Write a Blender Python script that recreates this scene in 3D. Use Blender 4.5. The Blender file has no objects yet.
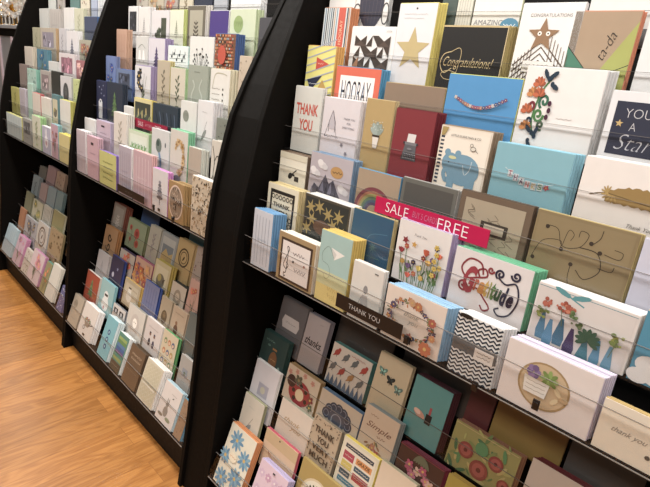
import bpy, bmesh, math, random
from mathutils import Matrix, Vector
C = bpy.context.scene.collection
PI = math.pi
rad = math.radians

# ------------------------------------------------------------------ materials
def lin(h):
    h = h.lstrip('#')
    if len(h) == 3: h = ''.join(c * 2 for c in h)
    o = []
    for i in (0, 2, 4):
        v = int(h[i:i + 2], 16) / 255.
        o.append(v / 12.92 if v <= .04045 else ((v + .055) / 1.055) ** 2.4)
    return (*o, 1)

def newmat(name):
    m = bpy.data.materials.new(name); m.use_nodes = True
    nt = m.node_tree
    return m, nt, nt.nodes['Principled BSDF']

_mc = {}
SAT = .79
def desat(c):
    g = .3 * c[0] + .59 * c[1] + .11 * c[2]
    return tuple(.87 * (g + (x - g) * SAT) for x in c[:3]) + (1,)

def paper(h, sleeve=True):
    k = (h, sleeve)
    if k in _mc: return _mc[k]
    m, nt, b = newmat('paper_' + h)
    tc = nt.nodes.new('ShaderNodeTexCoord')
    n = nt.nodes.new('ShaderNodeTexNoise'); n.inputs['Scale'].default_value = 38; n.inputs['Detail'].default_value = 2
    nt.links.new(tc.outputs['Object'], n.inputs['Vector'])
    mix = nt.nodes.new('ShaderNodeMix'); mix.data_type = 'RGBA'
    c = desat(lin(h))
    mix.inputs[6].default_value = tuple(x * .95 for x in c[:3]) + (1,)
    mix.inputs[7].default_value = tuple(min(1, x * 1.05) for x in c[:3]) + (1,)
    nt.links.new(n.outputs['Fac'], mix.inputs[0])
    nt.links.new(mix.outputs[2], b.inputs['Base Color'])
    b.inputs['Roughness'].default_value = .6
    b.inputs['Specular IOR Level'].default_value = .3
    if sleeve:   # clear cellophane sleeve round each card
        b.inputs['Coat Weight'].default_value = .55
        b.inputs['Coat Roughness'].default_value = .16
        n2 = nt.nodes.new('ShaderNodeTexNoise'); n2.inputs['Scale'].default_value = 22; n2.inputs['Detail'].default_value = 1
        mp = nt.nodes.new('ShaderNodeMapping'); mp.inputs['Scale'].default_value = (1, 1, .45); mp.inputs['Rotation'].default_value = (0, .6, 0)
        nt.links.new(tc.outputs['Object'], mp.inputs['Vector']); nt.links.new(mp.outputs['Vector'], n2.inputs['Vector'])
        bp = nt.nodes.new('ShaderNodeBump'); bp.inputs['Strength'].default_value = .35; bp.inputs['Distance'].default_value = .004
        nt.links.new(n2.outputs['Fac'], bp.inputs['Height'])
        nt.links.new(bp.outputs['Normal'], b.inputs['Coat Normal'])
    _mc[k] = m
    return m

def solid(name, h, rough=.5, spec=.5, metal=0, bump=0, coat=0):
    m, nt, b = newmat(name)
    b.inputs['Base Color'].default_value = lin(h)
    b.inputs['Roughness'].default_value = rough
    b.inputs['Specular IOR Level'].default_value = spec
    b.inputs['Metallic'].default_value = metal
    b.inputs['Coat Weight'].default_value = coat
    tc = nt.nodes.new('ShaderNodeTexCoord')
    n = nt.nodes.new('ShaderNodeTexNoise'); n.inputs['Scale'].default_value = 60
    nt.links.new(tc.outputs['Object'], n.inputs['Vector'])
    mr = nt.nodes.new('ShaderNodeMapRange'); mr.inputs['To Min'].default_value = rough * .85; mr.inputs['To Max'].default_value = min(1, rough * 1.15)
    nt.links.new(n.outputs['Fac'], mr.inputs['Value']); nt.links.new(mr.outputs['Result'], b.inputs['Roughness'])
    if bump:
        bp = nt.nodes.new('ShaderNodeBump'); bp.inputs['Strength'].default_value = bump; bp.inputs['Distance'].default_value = .001
        nt.links.new(n.outputs['Fac'], bp.inputs['Height']); nt.links.new(bp.outputs['Normal'], b.inputs['Normal'])
    return m

def acrylic():
    m = bpy.data.materials.new('clear_acrylic'); m.use_nodes = True
    nt = m.node_tree; nt.nodes.clear()
    o = nt.nodes.new('ShaderNodeOutputMaterial'); mx = nt.nodes.new('ShaderNodeMixShader')
    t = nt.nodes.new('ShaderNodeBsdfTransparent'); g = nt.nodes.new('ShaderNodeBsdfGlossy'); f = nt.nodes.new('ShaderNodeFresnel')
    t.inputs['Color'].default_value = (.985, .985, .985, 1); g.inputs['Roughness'].default_value = .04
    f.inputs['IOR'].default_value = 1.42
    ge = nt.nodes.new('ShaderNodeNewGeometry'); inv = nt.nodes.new('ShaderNodeMath'); inv.operation = 'SUBTRACT'; inv.inputs[0].default_value = 1
    mu = nt.nodes.new('ShaderNodeMath'); mu.operation = 'MULTIPLY'
    nt.links.new(ge.outputs['Backfacing'], inv.inputs[1]); nt.links.new(inv.outputs[0], mu.inputs[0]); nt.links.new(f.outputs[0], mu.inputs[1])
    nt.links.new(mu.outputs[0], mx.inputs[0]); nt.links.new(t.outputs[0], mx.inputs[1]); nt.links.new(g.outputs[0], mx.inputs[2])
    nt.links.new(mx.outputs[0], o.inputs['Surface'])
    return m

BLACK = solid('black_laminate', '0f0d0b', .62, .06, bump=.1)
BLACK2 = solid('black_laminate_shelf', '12100f', .6, .15)
BLK_PLASTIC = solid('black_plastic', '171415', .3, .5)
RED = solid('sale_card_red', 'ae1c4a', .35, .5)
RED2 = solid('sale_card_dark_red', '8c1c38', .4, .5)
WHITE_INK = solid('white_ink', 'f2eeee', .5)
GREY_INK = solid('faint_ink', 'cf5f86', .5)
ACR = acrylic()
EDGE = solid('acrylic_edge', '6f6a66', .2, .6)

def wood_floor():
    m, nt, b = newmat('oak_boards')
    N = nt.nodes.new; L = nt.links.new
    tc = N('ShaderNodeTexCoord')
    mp = N('ShaderNodeMapping'); mp.inputs['Rotation'].default_value = (0, 0, rad(BOARD_ROT)); mp.inputs['Location'].default_value = BOARD_OFF
    L(tc.outputs['Object'], mp.inputs['Vector'])
    br = N('ShaderNodeTexBrick'); br.offset = .37; br.inputs['Scale'].default_value = 1
    br.inputs['Brick Width'].default_value = 1.5; br.inputs['Row Height'].default_value = .13
    br.inputs['Mortar Size'].default_value = .0011; br.inputs['Mortar Smooth'].default_value = .4; br.inputs['Bias'].default_value = 0
    br.inputs['Color1'].default_value = (0, 0, 0, 1); br.inputs['Color2'].default_value = (1, 1, 1, 1); br.inputs['Mortar'].default_value = (.5, .5, .5, 1)
    L(mp.outputs['Vector'], br.inputs['Vector'])
    # grain: stretched noise shifted per board
    ml = N('ShaderNodeVectorMath'); ml.operation = 'MULTIPLY_ADD'
    ml.inputs[1].default_value = (3.1, 3.1, 3.1)
    cmb = N('ShaderNodeVectorMath'); cmb.operation = 'MULTIPLY'; cmb.inputs[1].default_value = (2.2, 10, 1)
    L(mp.outputs['Vector'], cmb.inputs[0])
    L(br.outputs['Color'], ml.inputs[0]); L(cmb.outputs[0], ml.inputs[2])
    n1 = N('ShaderNodeTexNoise'); n1.inputs['Scale'].default_value = 1.1; n1.inputs['Detail'].default_value = 2; n1.inputs['Distortion'].default_value = .9
    L(ml.outputs[0], n1.inputs['Vector'])
    # cathedral rings from the noise field
    mm = N('ShaderNodeMath'); mm.operation = 'MULTIPLY'; mm.inputs[1].default_value = 34
    L(n1.outputs['Fac'], mm.inputs[0])
    sn = N('ShaderNodeMath'); sn.operation = 'SINE'; L(mm.outputs[0], sn.inputs[0])
    rg = N('ShaderNodeMapRange'); rg.inputs['From Min'].default_value = -1; L(sn.outputs[0], rg.inputs['Value'])
    cmb2 = N('ShaderNodeVectorMath'); cmb2.operation = 'MULTIPLY'; cmb2.inputs[1].default_value = (7, 150, 1)
    L(mp.outputs['Vector'], cmb2.inputs[0])
    n2 = N('ShaderNodeTexNoise'); n2.inputs['Scale'].default_value = 1; n2.inputs['Detail'].default_value = 3
    L(cmb2.outputs[0], n2.inputs['Vector'])
    cr = N('ShaderNodeValToRGB')
    e = cr.color_ramp.elements
    e[0].position = .0; e[0].color = lin('6c401c'); e[1].position = .9; e[1].color = lin('b47e44')
    x = e.new(.35); x.color = lin('93602e')
    mixv = N('ShaderNodeMath'); mixv.operation = 'MULTIPLY_ADD'; mixv.inputs[1].default_value = .27
    L(rg.outputs[0], mixv.inputs[0])
    h2 = N('ShaderNodeMath'); h2.operation = 'MULTIPLY'; h2.inputs[1].default_value = .8; L(n2.outputs['Fac'], h2.inputs[0]); L(h2.outputs[0], mixv.inputs[2])
    L(mixv.outputs[0], cr.inputs['Fac'])
    tone = N('ShaderNodeMapRange'); tone.inputs['To Min'].default_value = .84; tone.inputs['To Max'].default_value = 1.1
    L(br.outputs['Color'], tone.inputs['Value'])
    sc = N('ShaderNodeVectorMath'); sc.operation = 'SCALE'; L(cr.outputs['Color'], sc.inputs[0]); L(tone.outputs[0], sc.inputs['Scale'])
    dk = N('ShaderNodeMix'); dk.data_type = 'RGBA'; dk.inputs[7].default_value = lin('7a4c26')
    fm = N('ShaderNodeMath'); fm.operation = 'MULTIPLY'; fm.inputs[1].default_value = .7; L(br.outputs['Fac'], fm.inputs[0])
    L(fm.outputs[0], dk.inputs[0]); L(sc.outputs[0], dk.inputs[6])
    L(dk.outputs[2], b.inputs['Base Color'])
    b.inputs['Roughness'].default_value = .36; b.inputs['Specular IOR Level'].default_value = .45
    bp = N('ShaderNodeBump'); bp.inputs['Strength'].default_value = .12; bp.inputs['Distance'].default_value = .002
    L(rg.outputs[0], bp.inputs['Height']); L(bp.outputs['Normal'], b.inputs['Normal'])
    return m
BOARD_ROT = 90; BOARD_OFF = (.2, .03, 0)

# ------------------------------------------------------------------ mesh builder
class MB:
    def __init__(s): s.v = []; s.f = []; s.m = []; s.mats = []
    def mi(s, mat):
        if mat not in s.mats: s.mats.append(mat)
        return s.mats.index(mat)
    def face(s, pts, mat):
        i = len(s.v); s.v += [tuple(p) for p in pts]; s.f.append(tuple(range(i, i + len(pts)))); s.m.append(s.mi(mat))
    def box(s, a, b, mat, top=None):
        x0, y0, z0 = a; x1, y1, z1 = b; i = len(s.v); k = s.mi(mat)
        s.v += [(x0, y0, z0), (x1, y0, z0), (x1, y1, z0), (x0, y1, z0), (x0, y0, z1), (x1, y0, z1), (x1, y1, z1), (x0, y1, z1)]
        for q in ((0, 1, 5, 4), (1, 2, 6, 5), (2, 3, 7, 6), (3, 0, 4, 7), (4, 5, 6, 7), (3, 2, 1, 0)):
            s.f.append(tuple(i + j for j in q)); s.m.append(k)
        if top: s.m[-2] = s.mi(top)
    def prism(s, prof, x0, x1, mat):
        """profile of (y,z) points extruded along x"""
        n = len(prof); i = len(s.v); k = s.mi(mat)
        s.v += [(x0, y, z) for y, z in prof] + [(x1, y, z) for y, z in prof]
        s.f.append(tuple(i + j for j in range(n))[::-1]); s.f.append(tuple(i + n + j for j in range(n))); s.m += [k, k]
        for j in range(n):
            q = (j + 1) % n; s.f.append((i + j, i + q, i + n + q, i + n + j)); s.m.append(k)
    def lathe(s, prof, cx, cy, mat, n=20):
        i = len(s.v); k = s.mi(mat)
        for r, z in prof:
            for a in range(n): s.v.append((cx + r * math.cos(2 * PI * a / n), cy + r * math.sin(2 * PI * a / n), z))
        for j in range(len(prof) - 1):
            for a in range(n):
                b = (a + 1) % n
                s.f.append((i + j * n + a, i + j * n + b, i + (j + 1) * n + b, i + (j + 1) * n + a)); s.m.append(k)
    def build(s, name, parent=None, bevel=0, fix=True):
        me = bpy.data.meshes.new(name); me.from_pydata(s.v, [], s.f)
        for m in s.mats: me.materials.append(m)
        me.polygons.foreach_set('material_index', s.m)
        if fix:
            bm = bmesh.new(); bm.from_mesh(me); bmesh.ops.recalc_face_normals(bm, faces=bm.faces); bm.to_mesh(me); bm.free()
        o = bpy.data.objects.new(name, me); C.objects.link(o)
        if parent: o.parent = parent
        if bevel:
            md = o.modifiers.new('bevel', 'BEVEL'); md.width = bevel; md.segments = 2; md.limit_method = 'ANGLE'
        return o

def tag(o, label=None, cat=None, group=None, kind=None):
    if label: o['label'] = label
    if cat: o['category'] = cat
    if group: o['group'] = group
    if kind: o['kind'] = kind
    return o

# ------------------------------------------------------------------ lettering
_tc = {}
def glyphs(txt, weight=0, shear=0):
    k = (txt, weight, shear)
    if k in _tc: return _tc[k]
    cu = bpy.data.curves.new('lettering', 'FONT'); cu.body = txt; cu.offset = weight; cu.shear = shear
    cu.resolution_u = 3; cu.fill_mode = 'FRONT'
    ob = bpy.data.objects.new('lettering', cu); C.objects.link(ob)
    dg = bpy.context.evaluated_depsgraph_get(); me = bpy.data.meshes.new_from_object(ob.evaluated_get(dg))
    V = [(v.co.x, v.co.y) for v in me.vertices]; F = [tuple(p.vertices) for p in me.polygons]
    bpy.data.objects.remove(ob); bpy.data.curves.remove(cu); bpy.data.meshes.remove(me)
    if V:
        x0 = min(v[0] for v in V); x1 = max(v[0] for v in V); y0 = min(v[1] for v in V); y1 = max(v[1] for v in V)
        V = [(x - (x0 + x1) / 2, y - (y0 + y1) / 2) for x, y in V]; _tc[k] = (V, F, x1 - x0, y1 - y0)
    else: _tc[k] = ([], [], 1, 1)
    return _tc[k]

class Art:
    """draws printed shapes on a card face; u across 0..1, v downward 0..1, card front faces -y"""
    def __init__(s, mb, w, h): s.mb = mb; s.mb0 = mb; s.w = w; s.h = h; s.k = 0; s.a = h / w; s.subs = []; s.T = (0, 0, 1, 1)
    def sub(s, name): s.mb = MB(); s.subs.append((name, s.mb))
    def main(s): s.mb = s.mb0
    def fit(s, ou=0, ov=0, ku=1, kv=1): s.T = (ou, ov, ku, kv)
    def P3(s, u, v, d): return ((s.T[0] + s.T[2] * u) * s.w, d, s.h * (1 - s.T[1] - s.T[3] * v))
    def dep(s): s.k += 1; return -.0004 - .00004 * s.k
    def poly(s, pts, col):
        d = s.dep(); s.mb.face([s.P3(u, v, d) for u, v in pts], paper(col))
    def rect(s, u0, v0, u1, v1, col): s.poly([(u0, v1), (u1, v1), (u1, v0), (u0, v0)], col)
    def ell(s, u, v, r, col, ry=None, rot=0, n=14):
        ry = r if ry is None else ry; c, q = math.cos(rot), math.sin(rot); p = []
        for i in range(n):
            a = 2 * PI * i / n; x = r * math.cos(a); y = ry * math.sin(a)
            p.append((u + x * c - y * q, v - (x * q + y * c) / s.a))
        s.poly(p, col)
    def ring(s, u, v, r, t, col, n=28, ry=None):
        ry = ry or r
        s.line([(u + r * math.cos(2 * PI * i / n), v + ry * math.sin(2 * PI * i / n) / s.a) for i in range(n + 1)], t, col)
    def line(s, pts, t, col):
        d = s.dep(); m = paper(col); W = s.w
        P = [(q[0], q[2]) for q in (s.P3(u, v, d) for u, v in pts)]; L = []; R = []; t = t * (s.T[2] + s.T[3]) / 2
        for i, (x, y) in enumerate(P):
            a = P[max(0, i - 1)]; b = P[min(len(P) - 1, i + 1)]; dx, dy = b[0] - a[0], b[1] - a[1]; l = math.hypot(dx, dy) or 1
            nx, ny = -dy / l * t * W / 2, dx / l * t * W / 2; L.append((x + nx, d, y + ny)); R.append((x - nx, d, y - ny))
        for i in range(len(P) - 1): s.mb.face([R[i], R[i + 1], L[i + 1], L[i]], m)
    def curve(s, pts, t, col, n=6):
        out = []; p = [pts[0]] + list(pts) + [pts[-1]]
        for i in range(1, len(p) - 2):
            for j in range(n):
                q = j / n; o = []
                for k in (0, 1):
                    a, b, c, e = p[i - 1][k], p[i][k], p[i + 1][k], p[i + 2][k]
                    o.append(.5 * (2 * b + (c - a) * q + (2 * a - 5 * b + 4 * c - e) * q * q + (3 * b - a - 3 * c + e) * q ** 3))
                out.append(tuple(o))
        out.append(pts[-1]); s.line(out, t, col)
    def spiral(s, u, v, r, turns, a0, t, col, sgn=1):
        n = int(14 * turns); s.line([(u + r * (1 - i / n * .85) * math.cos(a0 + sgn * 2 * PI * turns * i / n), v + r * (1 - i / n * .85) * math.sin(a0 + sgn * 2 * PI * turns * i / n) / s.a) for i in range(n + 1)], t, col)
    def text(s, txt, u, v, width, col, height=None, rot=0, weight=0, shear=0):
        V, F, tw, th = glyphs(txt, weight, shear); kx = width * s.w / tw * s.T[2]; ky = kx if height is None else height * s.h / th * s.T[3]
        d = s.dep(); c, q = math.cos(rot), math.sin(rot); m = paper(col); cx, _, cz = s.P3(u, v, d)
        i0 = len(s.mb.v); k = s.mb.mi(m)
        for x, y in V:
            x *= kx; y *= ky; s.mb.v.append((cx + x * c - y * q, d, cz + x * q + y * c))
        for f in F: s.mb.f.append(tuple(i0 + j for j in f)); s.mb.m.append(k)
    def scribble(s, u0, v, u1, col, amp=.02, t=.012, seed=0):
        r = random.Random(seed * 7 + int(u0 * 99)); n = max(6, int((u1 - u0) * 28))
        s.line([(u0 + (u1 - u0) * i / n, v + (amp if i % 2 else -amp) * r.uniform(.3, 1.2)) for i in range(n + 1)], t, col)
    def flower(s, u, v, r, col, c2='d8b040', n=5):
        for i in range(n):
            a = 2 * PI * i / n + .3; s.ell(u + .6 * r * math.cos(a), v + .6 * r * math.sin(a) / s.a, r * .5, col, r * .38, -a, 8)
        s.ell(u, v, r * .28, c2, n=8)
    def leaf(s, u, v, l, rot, col, wd=.4):
        s.ell(u + l / 2 * math.cos(rot), v - l / 2 * math.sin(rot) / s.a, l / 2, col, l / 2 * wd, rot, 8)
    def star(s, u, v, r, col, k=.42, rot=PI / 2, n=5):
        s.poly([(u + (r if i % 2 == 0 else r * k) * math.cos(rot + PI * i / n), v - (r if i % 2 == 0 else r * k) * math.sin(rot + PI * i / n) / s.a) for i in range(2 * n)], col)

# ------------------------------------------------------------------ pictures
def sh(h, f):
    h = h.lstrip('#'); return ''.join('%02x' % max(0, min(255, int(int(h[i:i + 2], 16) * f))) for i in (0, 2, 4))

def p_txt(A, c='666666', *_):
    A.scribble(.3, .3, .7, c); A.scribble(.38, .38, .62, c)
def p_lines(A, c='888888', *_):
    for i in range(5): A.line([(.16 + i * .17, .1), (.18 + i * .17 - (.03 if i % 2 else 0), .93)], .018, c)
    A.scribble(.25, .5, .75, c)
def p_flower(A, c='a05050', sd='1', *_):
    r = random.Random(int(sd)); g = '5d6b50'
    for i in range(4):
        u = r.uniform(.25, .75); v = r.uniform(.15, .6); A.curve([(.5, .95), (.5 + (u - .5) * .4, .75), (u, v)], .014, g); A.leaf(.5, .8 - i * .06, .18, r.uniform(.3, 2.8), g)
    for i in range(5): A.flower(r.uniform(.22, .78), r.uniform(.14, .62), r.uniform(.09, .15), c if i % 2 else sh(c, 1.25))
def p_plant(A, c='6b6b50', sd='1', *_):
    r = random.Random(int(sd)); A.curve([(.5, .88), (.47, .6), (.53, .35), (.5, .18)], .014, c)
    for i in range(8):
        v = .75 - i * .07; q = 1 if i % 2 else -1; A.leaf(.5, v, .2, PI / 2 - q * r.uniform(.5, 1.0), c, .35)
    A.rect(.4, .84, .6, .9, sh(c, 1.2))
def p_tree(A, c='666666', *_):
    A.line([(.5, .25), (.5, .7)], .02, c)
    for i in range(7):
        v = .3 + i * .045; q = .04 + i * .018; A.line([(.5 - q, v + .03), (.5, v), (.5 + q, v + .03)], .014, c)
    A.scribble(.35, .82, .65, c, .008)
def p_spruce(A, c='444444', *_):
    for i in range(6):
        v = .2 + i * .09; q = .07 + i * .035; A.poly([(.5 - q, v + .13), (.5 + q, v + .13), (.5, v)], c if i % 2 else sh(c, 1.2))
    A.rect(.47, .8, .53, .88, sh(c, .8))
def p_bush(A, c='666666', *_):
    r = random.Random(3); A.line([(.5, .9), (.5, .5)], .02, c)
    for i in range(16):
        a = PI * (i + .5) / 16; l = r.uniform(.22, .4); u = .5 + l * math.cos(a); v = .6 - l * math.sin(a) / A.a
        A.curve([(.5, .75), (.5 + (u - .5) * .5, .62), (u, v)], .008, c); A.ell(u, v, .026, sh(c, .6), n=7)
def p_circle(A, *_):
    c = _[0] if _ else '8f9f80'
    A.ell(.34, .3, .19, c, n=22)
    for k in range(7): A.line([(.2 + k * .045, .3 + .05 * (k % 2)), (.22 + k * .045, .24)], .012, sh(c, .8))
    A.scribble(.25, .76, .7, '8a8a80', .01)
def p_ring(A, c='444444', *_):
    A.ring(.5, .42, .3, .06, c); A.ring(.5, .42, .2, .03, c); A.leaf(.45, .5, .2, 1, c)
def p_egg(A, c='9a9080', *_):
    A.ell(.5, .5, .26, c, .34, n=20); A.ell(.5, .44, .13, sh(c, 1.3), .15, n=12); A.ell(.45, .42, .018, '2a2a2a'); A.ell(.55, .42, .018, '2a2a2a'); A.scribble(.3, .88, .7, '6a6a60', .008)
def p_photo(A, c='666666', sd='1', *_):
    r = random.Random(int(sd)); A.rect(.14, .12, .86, .6, c)
    for i in range(14): A.ell(r.uniform(.2, .8), r.uniform(.18, .54), r.uniform(.03, .09), sh(c, r.uniform(.5, 1.6)), n=8)
    A.scribble(.25, .75, .75, '5a5a5a', .01)
def p_framed(A, *_):
    c = _[0] if _ else 'c0b8b0'; c2 = _[1] if len(_) > 1 else '5c5448'
    A.rect(.12, .09, .88, .91, c); A.line([(.5, .78), (.5, .3)], .022, c2)
    for k in range(4):
        for q in (.6, 2.54): A.leaf(.5, .66 - k * .09, .2 - k * .02, q, c2, .4)
    A.scribble(.3, .84, .7, c2, .008)
def p_dots(A, c='5a4030', *_):
    r = random.Random(len(c) + int(c[:2], 16))
    for i in range(26): A.ell(r.uniform(.08, .92), r.uniform(.06, .94), r.uniform(.02, .05), sh(c, r.uniform(.7, 1.6)), n=7)
def p_mono(A, *_): A.rect(.36, .14, .6, .2, '2f2830'); A.scribble(.25, .4, .75, '8a7080', .01)
def p_city(A, *_):
    A.rect(.55, .18, .84, .85, '4b5240'); A.poly([(.2, .85), (.3, .5), (.45, .4), (.6, .85)], '5e6a52')
    for i in range(4): A.ell(.25 + i * .12, .62 - i * .06, .07, '3c4638', n=8)
    A.scribble(.2, .93, .8, '6a6a6a', .008)
def p_bell(A, *_):
    for u in (.33, .66):
        A.poly([(u - .13, .6), (u + .13, .6), (u + .06, .35), (u - .06, .35)], 'efefec'); A.ell(u, .63, .03, '9a9a90')
    A.curve([(.2, .3), (.5, .2), (.8, .3)], .02, '8d9488')
def p_notes(A, *_):
    for v in (.25, .36, .47): A.line([(.08, v), (.92, v - .03)], .008, '6f7d80')
    for i, (u, v) in enumerate(((.2, .3), (.32, .22), (.45, .38), (.58, .25), (.72, .4), (.82, .28))):
        A.ell(u, v, .035, '22303a'); A.line([(u + .03, v), (u + .05, v - .14)], .014, '22303a')
def p_mosaic(A, *_):
    r = random.Random(8)
    for i in range(13):
        for j in range(17): A.ell(.04 + i * .077, .03 + j * .058, .032, r.choice(['b5522e', 'd08a50', '3a2c24', 'a03c28', '8aa0a8', 'c8b090']), n=6)
    A.ell(.47, .38, .2, 'c4492c', .26, n=16); A.line([(.47, .62), (.47, .92)], .06, '9c3a24')
    A.curve([(.1, .9), (.3, .75), (.47, .7), (.66, .78), (.9, .9)], .03, 'd8b080')
def p_swans(A, *_):
    A.curve([(.3, .85), (.2, .6), (.34, .4), (.25, .28)], .05, 'b7c0b2'); A.curve([(.6, .8), (.75, .6), (.6, .42), (.72, .25)], .05, 'b2bbae')
    A.ell(.36, .82, .16, 'bcc4b8', .09); A.ell(.66, .8, .15, 'b6bfb2', .09); A.scribble(.3, .12, .6, '6f786c', .006)
def p_rows(A, *_):
    A.curve([(.12, .35), (.25, .1), (.6, .07), (.85, .1)], .03, 'b8b49a')
    for i in range(4): A.scribble(.1, .36 + i * .1, .52, '8a8478', .008)
    for v in (.36, .45, .56, .7): A.ell(.68, v, .035, '3c4036')
def p_tag(A, *_):
    A.rect(.22, .5, .6, .93, 'cfd3da'); A.ell(.42, .53, .15, 'dfe3ea'); A.ell(.4, .5, .05, '2e3454')
    for u, v in ((.3, .15), (.55, .2), (.7, .1), (.5, .3), (.78, .34)): A.star(u, v, .05, 'a9b4d8')
def p_yframe(A, *_):
    A.rect(.06, .1, .94, .9, '3c4238')
    for i in range(7): A.leaf(.15 + .11 * i, .55 - .06 * (i % 3), .2, .6 + (i % 2), 'b3a060' if i % 2 else '7d8450')
def p_streaks(A, *_):
    for i in range(6): A.curve([(.05 + i * .15, .9), (.2 + i * .14, .5), (.12 + i * .15, .2)], .03, '51637a' if i % 2 else '1c2836')
def p_leaf(A, *_):
    A.leaf(.3, .72, .5, .9, '8d9290', .32); A.line([(.26, .78), (.62, .36)], .012, '5c605e'); A.scribble(.3, .2, .6, 'b0b0ac', .01)
def p_greenword(A, *_):
    A.rect(.07, .1, .93, .9, 'dfe6d4')
    for u in (.18, .34, .5, .66, .82):
        A.line([(u, .35), (u, .68)], .04, '5f8f50'); A.leaf(u, .5, .14, .8, '7fb068'); A.leaf(u, .6, .14, 2.3, '7fb068')
def p_peacock(A, *_):
    A.ell(.42, .35, .17, '6f7f78', .2); A.ell(.38, .3, .09, '3f5650'); A.curve([(.45, .5), (.55, .72), (.5, .9)], .1, '6f98c0'); A.ell(.5, .88, .18, '88aacc', .1); A.ell(.8, .3, .03, '4a5a60', .07)
def p_goldflower(A, *_):
    for i in range(13):
        a = -2.6 + i * .36; A.flower(.55 + .26 * math.cos(a), .5 + .3 * math.sin(a), .07 + .02 * (i % 3), 'b48a48' if i % 2 else 'd4b27c', '7a5a30')
    A.ell(.5, .93, .22, '7d7a84', .12)
def p_branches(A, *_):
    for pts in (((.1, .1), (.3, .35), (.25, .6), (.5, .9)), ((.9, .05), (.6, .3), (.75, .6), (.6, .95)), ((.3, .35), (.55, .25), (.8, .4)), ((.25, .6), (.05, .75))): A.curve(pts, .045, '2a2824')
def p_ytext(A, *_):
    for v in (.3, .45, .62, .78): A.scribble(.22, v, .8, '66702c', .02, .016, int(v * 9))
def p_layertree(A, *_):
    for i in range(6): A.ell(.5, .28 + i * .07, .08 + .025 * i, '6a6870' if i % 2 else '8d8a94', .055, n=12)
    A.line([(.5, .6), (.5, .8)], .03, '55525c'); A.rect(.4, .88, .56, .95, '1c1a1c')
def p_ovalframe(A, *_):
    k = A.a; A.sub('oval_plate'); A.ell(.5, .5, .47, 'dcc0ac', .44 * k, n=30); A.ell(.5, .5, .42, '8f7a66', .40 * k, n=30)
    r = random.Random(5)
    for i in range(34):
        a = r.uniform(0, 6.28); q = r.uniform(0, .3); u = .5 + q * math.cos(a); v = .5 + q * 1.1 * math.sin(a)
        A.curve([(u - .08, v - .05), (u, v), (u + .06, v - .06), (u + .1, v + .03)], .02, '2c2220' if i % 2 else 'c9b09a')
    A.rect(.4, .86, .5, .96, '171414')
def p_terrazzo(A, *_):
    r = random.Random(11)
    for i in range(130):
        u, v = r.uniform(.04, .94), r.uniform(.03, .97); c = r.choice(['2a2119', '2a2119', '96702f', '5a452e', 'e2d6c2', '7a5c38'])
        A.curve([(u, v), (u + r.uniform(.02, .05), v + r.uniform(-.04, .04)), (u + r.uniform(-.02, .06), v + r.uniform(-.05, .05))], .024, c, 2)
def p_reddots(A, *_):
    for u, v, q in ((.2, .3, .07), (.55, .42, .14), (.62, .75, .1), (.25, .7, .06)): A.ell(u, v, q, 'b0483c'); A.ell(u, v, q * .5, '8a3028')
    A.curve([(.2, .9), (.3, .5), (.2, .3)], .02, '4f6048'); A.curve([(.5, .95), (.5, .7), (.55, .5)], .02, '4f6048')
def p_scene(A, *_):
    A.rect(.1, .1, .9, .9, 'a9aeac'); A.rect(.16, .3, .84, .85, '6f7c86'); A.poly([(.16, .6), (.4, .4), (.6, .55), (.84, .45), (.84, .85), (.16, .85)], 'b49a5c')
def p_numbers(A, *_):
    A.spiral(.45, .3, .16, 1.1, 0, .06, '2a1e14'); A.spiral(.45, .58, .18, 1.1, PI, .06, '2a1e14', -1); A.rect(.3, .75, .6, .79, '2a1e14')
def p_orangeflower(A, *_):
    r = random.Random(9)
    for i in range(16): A.flower(r.uniform(.1, .9), r.uniform(.12, .9), r.uniform(.1, .16), r.choice(['c86a3c', 'd89450', 'a04a58', 'd8a070', '8a5a80']))
def p_bird(A, *_):
    A.rect(.12, .12, .88, .88, 'cfc8a8'); A.ell(.5, .5, .26, '6f6d60', .24, n=18); A.ell(.42, .42, .12, 'a89c50'); A.poly([(.62, .45), (.8, .38), (.66, .56)], '4c4a40'); A.line([(.45, .68), (.45, .8)], .02, '3a3a34')
def p_spots(A, *_):
    A.ell(.3, .5, .09, 'aeb4cc', .1); A.star(.6, .3, .08, '8f9ac4'); A.scribble(.2, .75, .8, '6a74a4', .012)
def p_snowman(A, *_):
    A.rect(.1, .14, .9, .9, 'bfb49a'); A.ell(.4, .62, .17, 'd9d4c6'); A.ell(.4, .42, .11, 'd9d4c6'); A.rect(.32, .26, .48, .32, '3a342c'); A.scribble(.55, .3, .85, '6a5f4c')
def p_reader(A, *_):
    A.scribble(.2, .14, .8, '6a5238', .012); A.ell(.4, .4, .08, '8a6040'); A.ell(.42, .58, .15, '6a4a38', .2); A.leaf(.55, .8, .35, .6, '4f6f4a'); A.leaf(.6, .85, .25, 2, '4f6f4a')
def p_redtree(A, *_):
    A.rect(.07, .06, .93, .95, 'b04a28'); p_spruce(A, '5d7a4c')
def p_snow(A, *_):
    A.ell(.5, .66, .25, 'e6ecea'); A.ell(.5, .42, .17, 'e6ecea'); A.rect(.38, .36, .62, .43, '3c3c3c'); A.ell(.45, .78, .06, 'c87878')
def p_bw(A, *_):
    for u, v in ((.1, .15), (.55, .15), (.3, .5)): A.rect(u, v, u + .32, v + .26, '2b2b2e'); A.ell(u + .16, v + .13, .07, 'bdbdc0')
def p_pair(A, *_):
    for u, c in ((.36, '3a3440'), (.62, '4a4860')): A.ell(u, .6, .07, c, .13); A.ell(u, .38, .055, '8a6a5a'); A.ell(u, .34, .055, c, .03)
    A.scribble(.2, .2, .8, '9a8a8a', .01)
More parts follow.
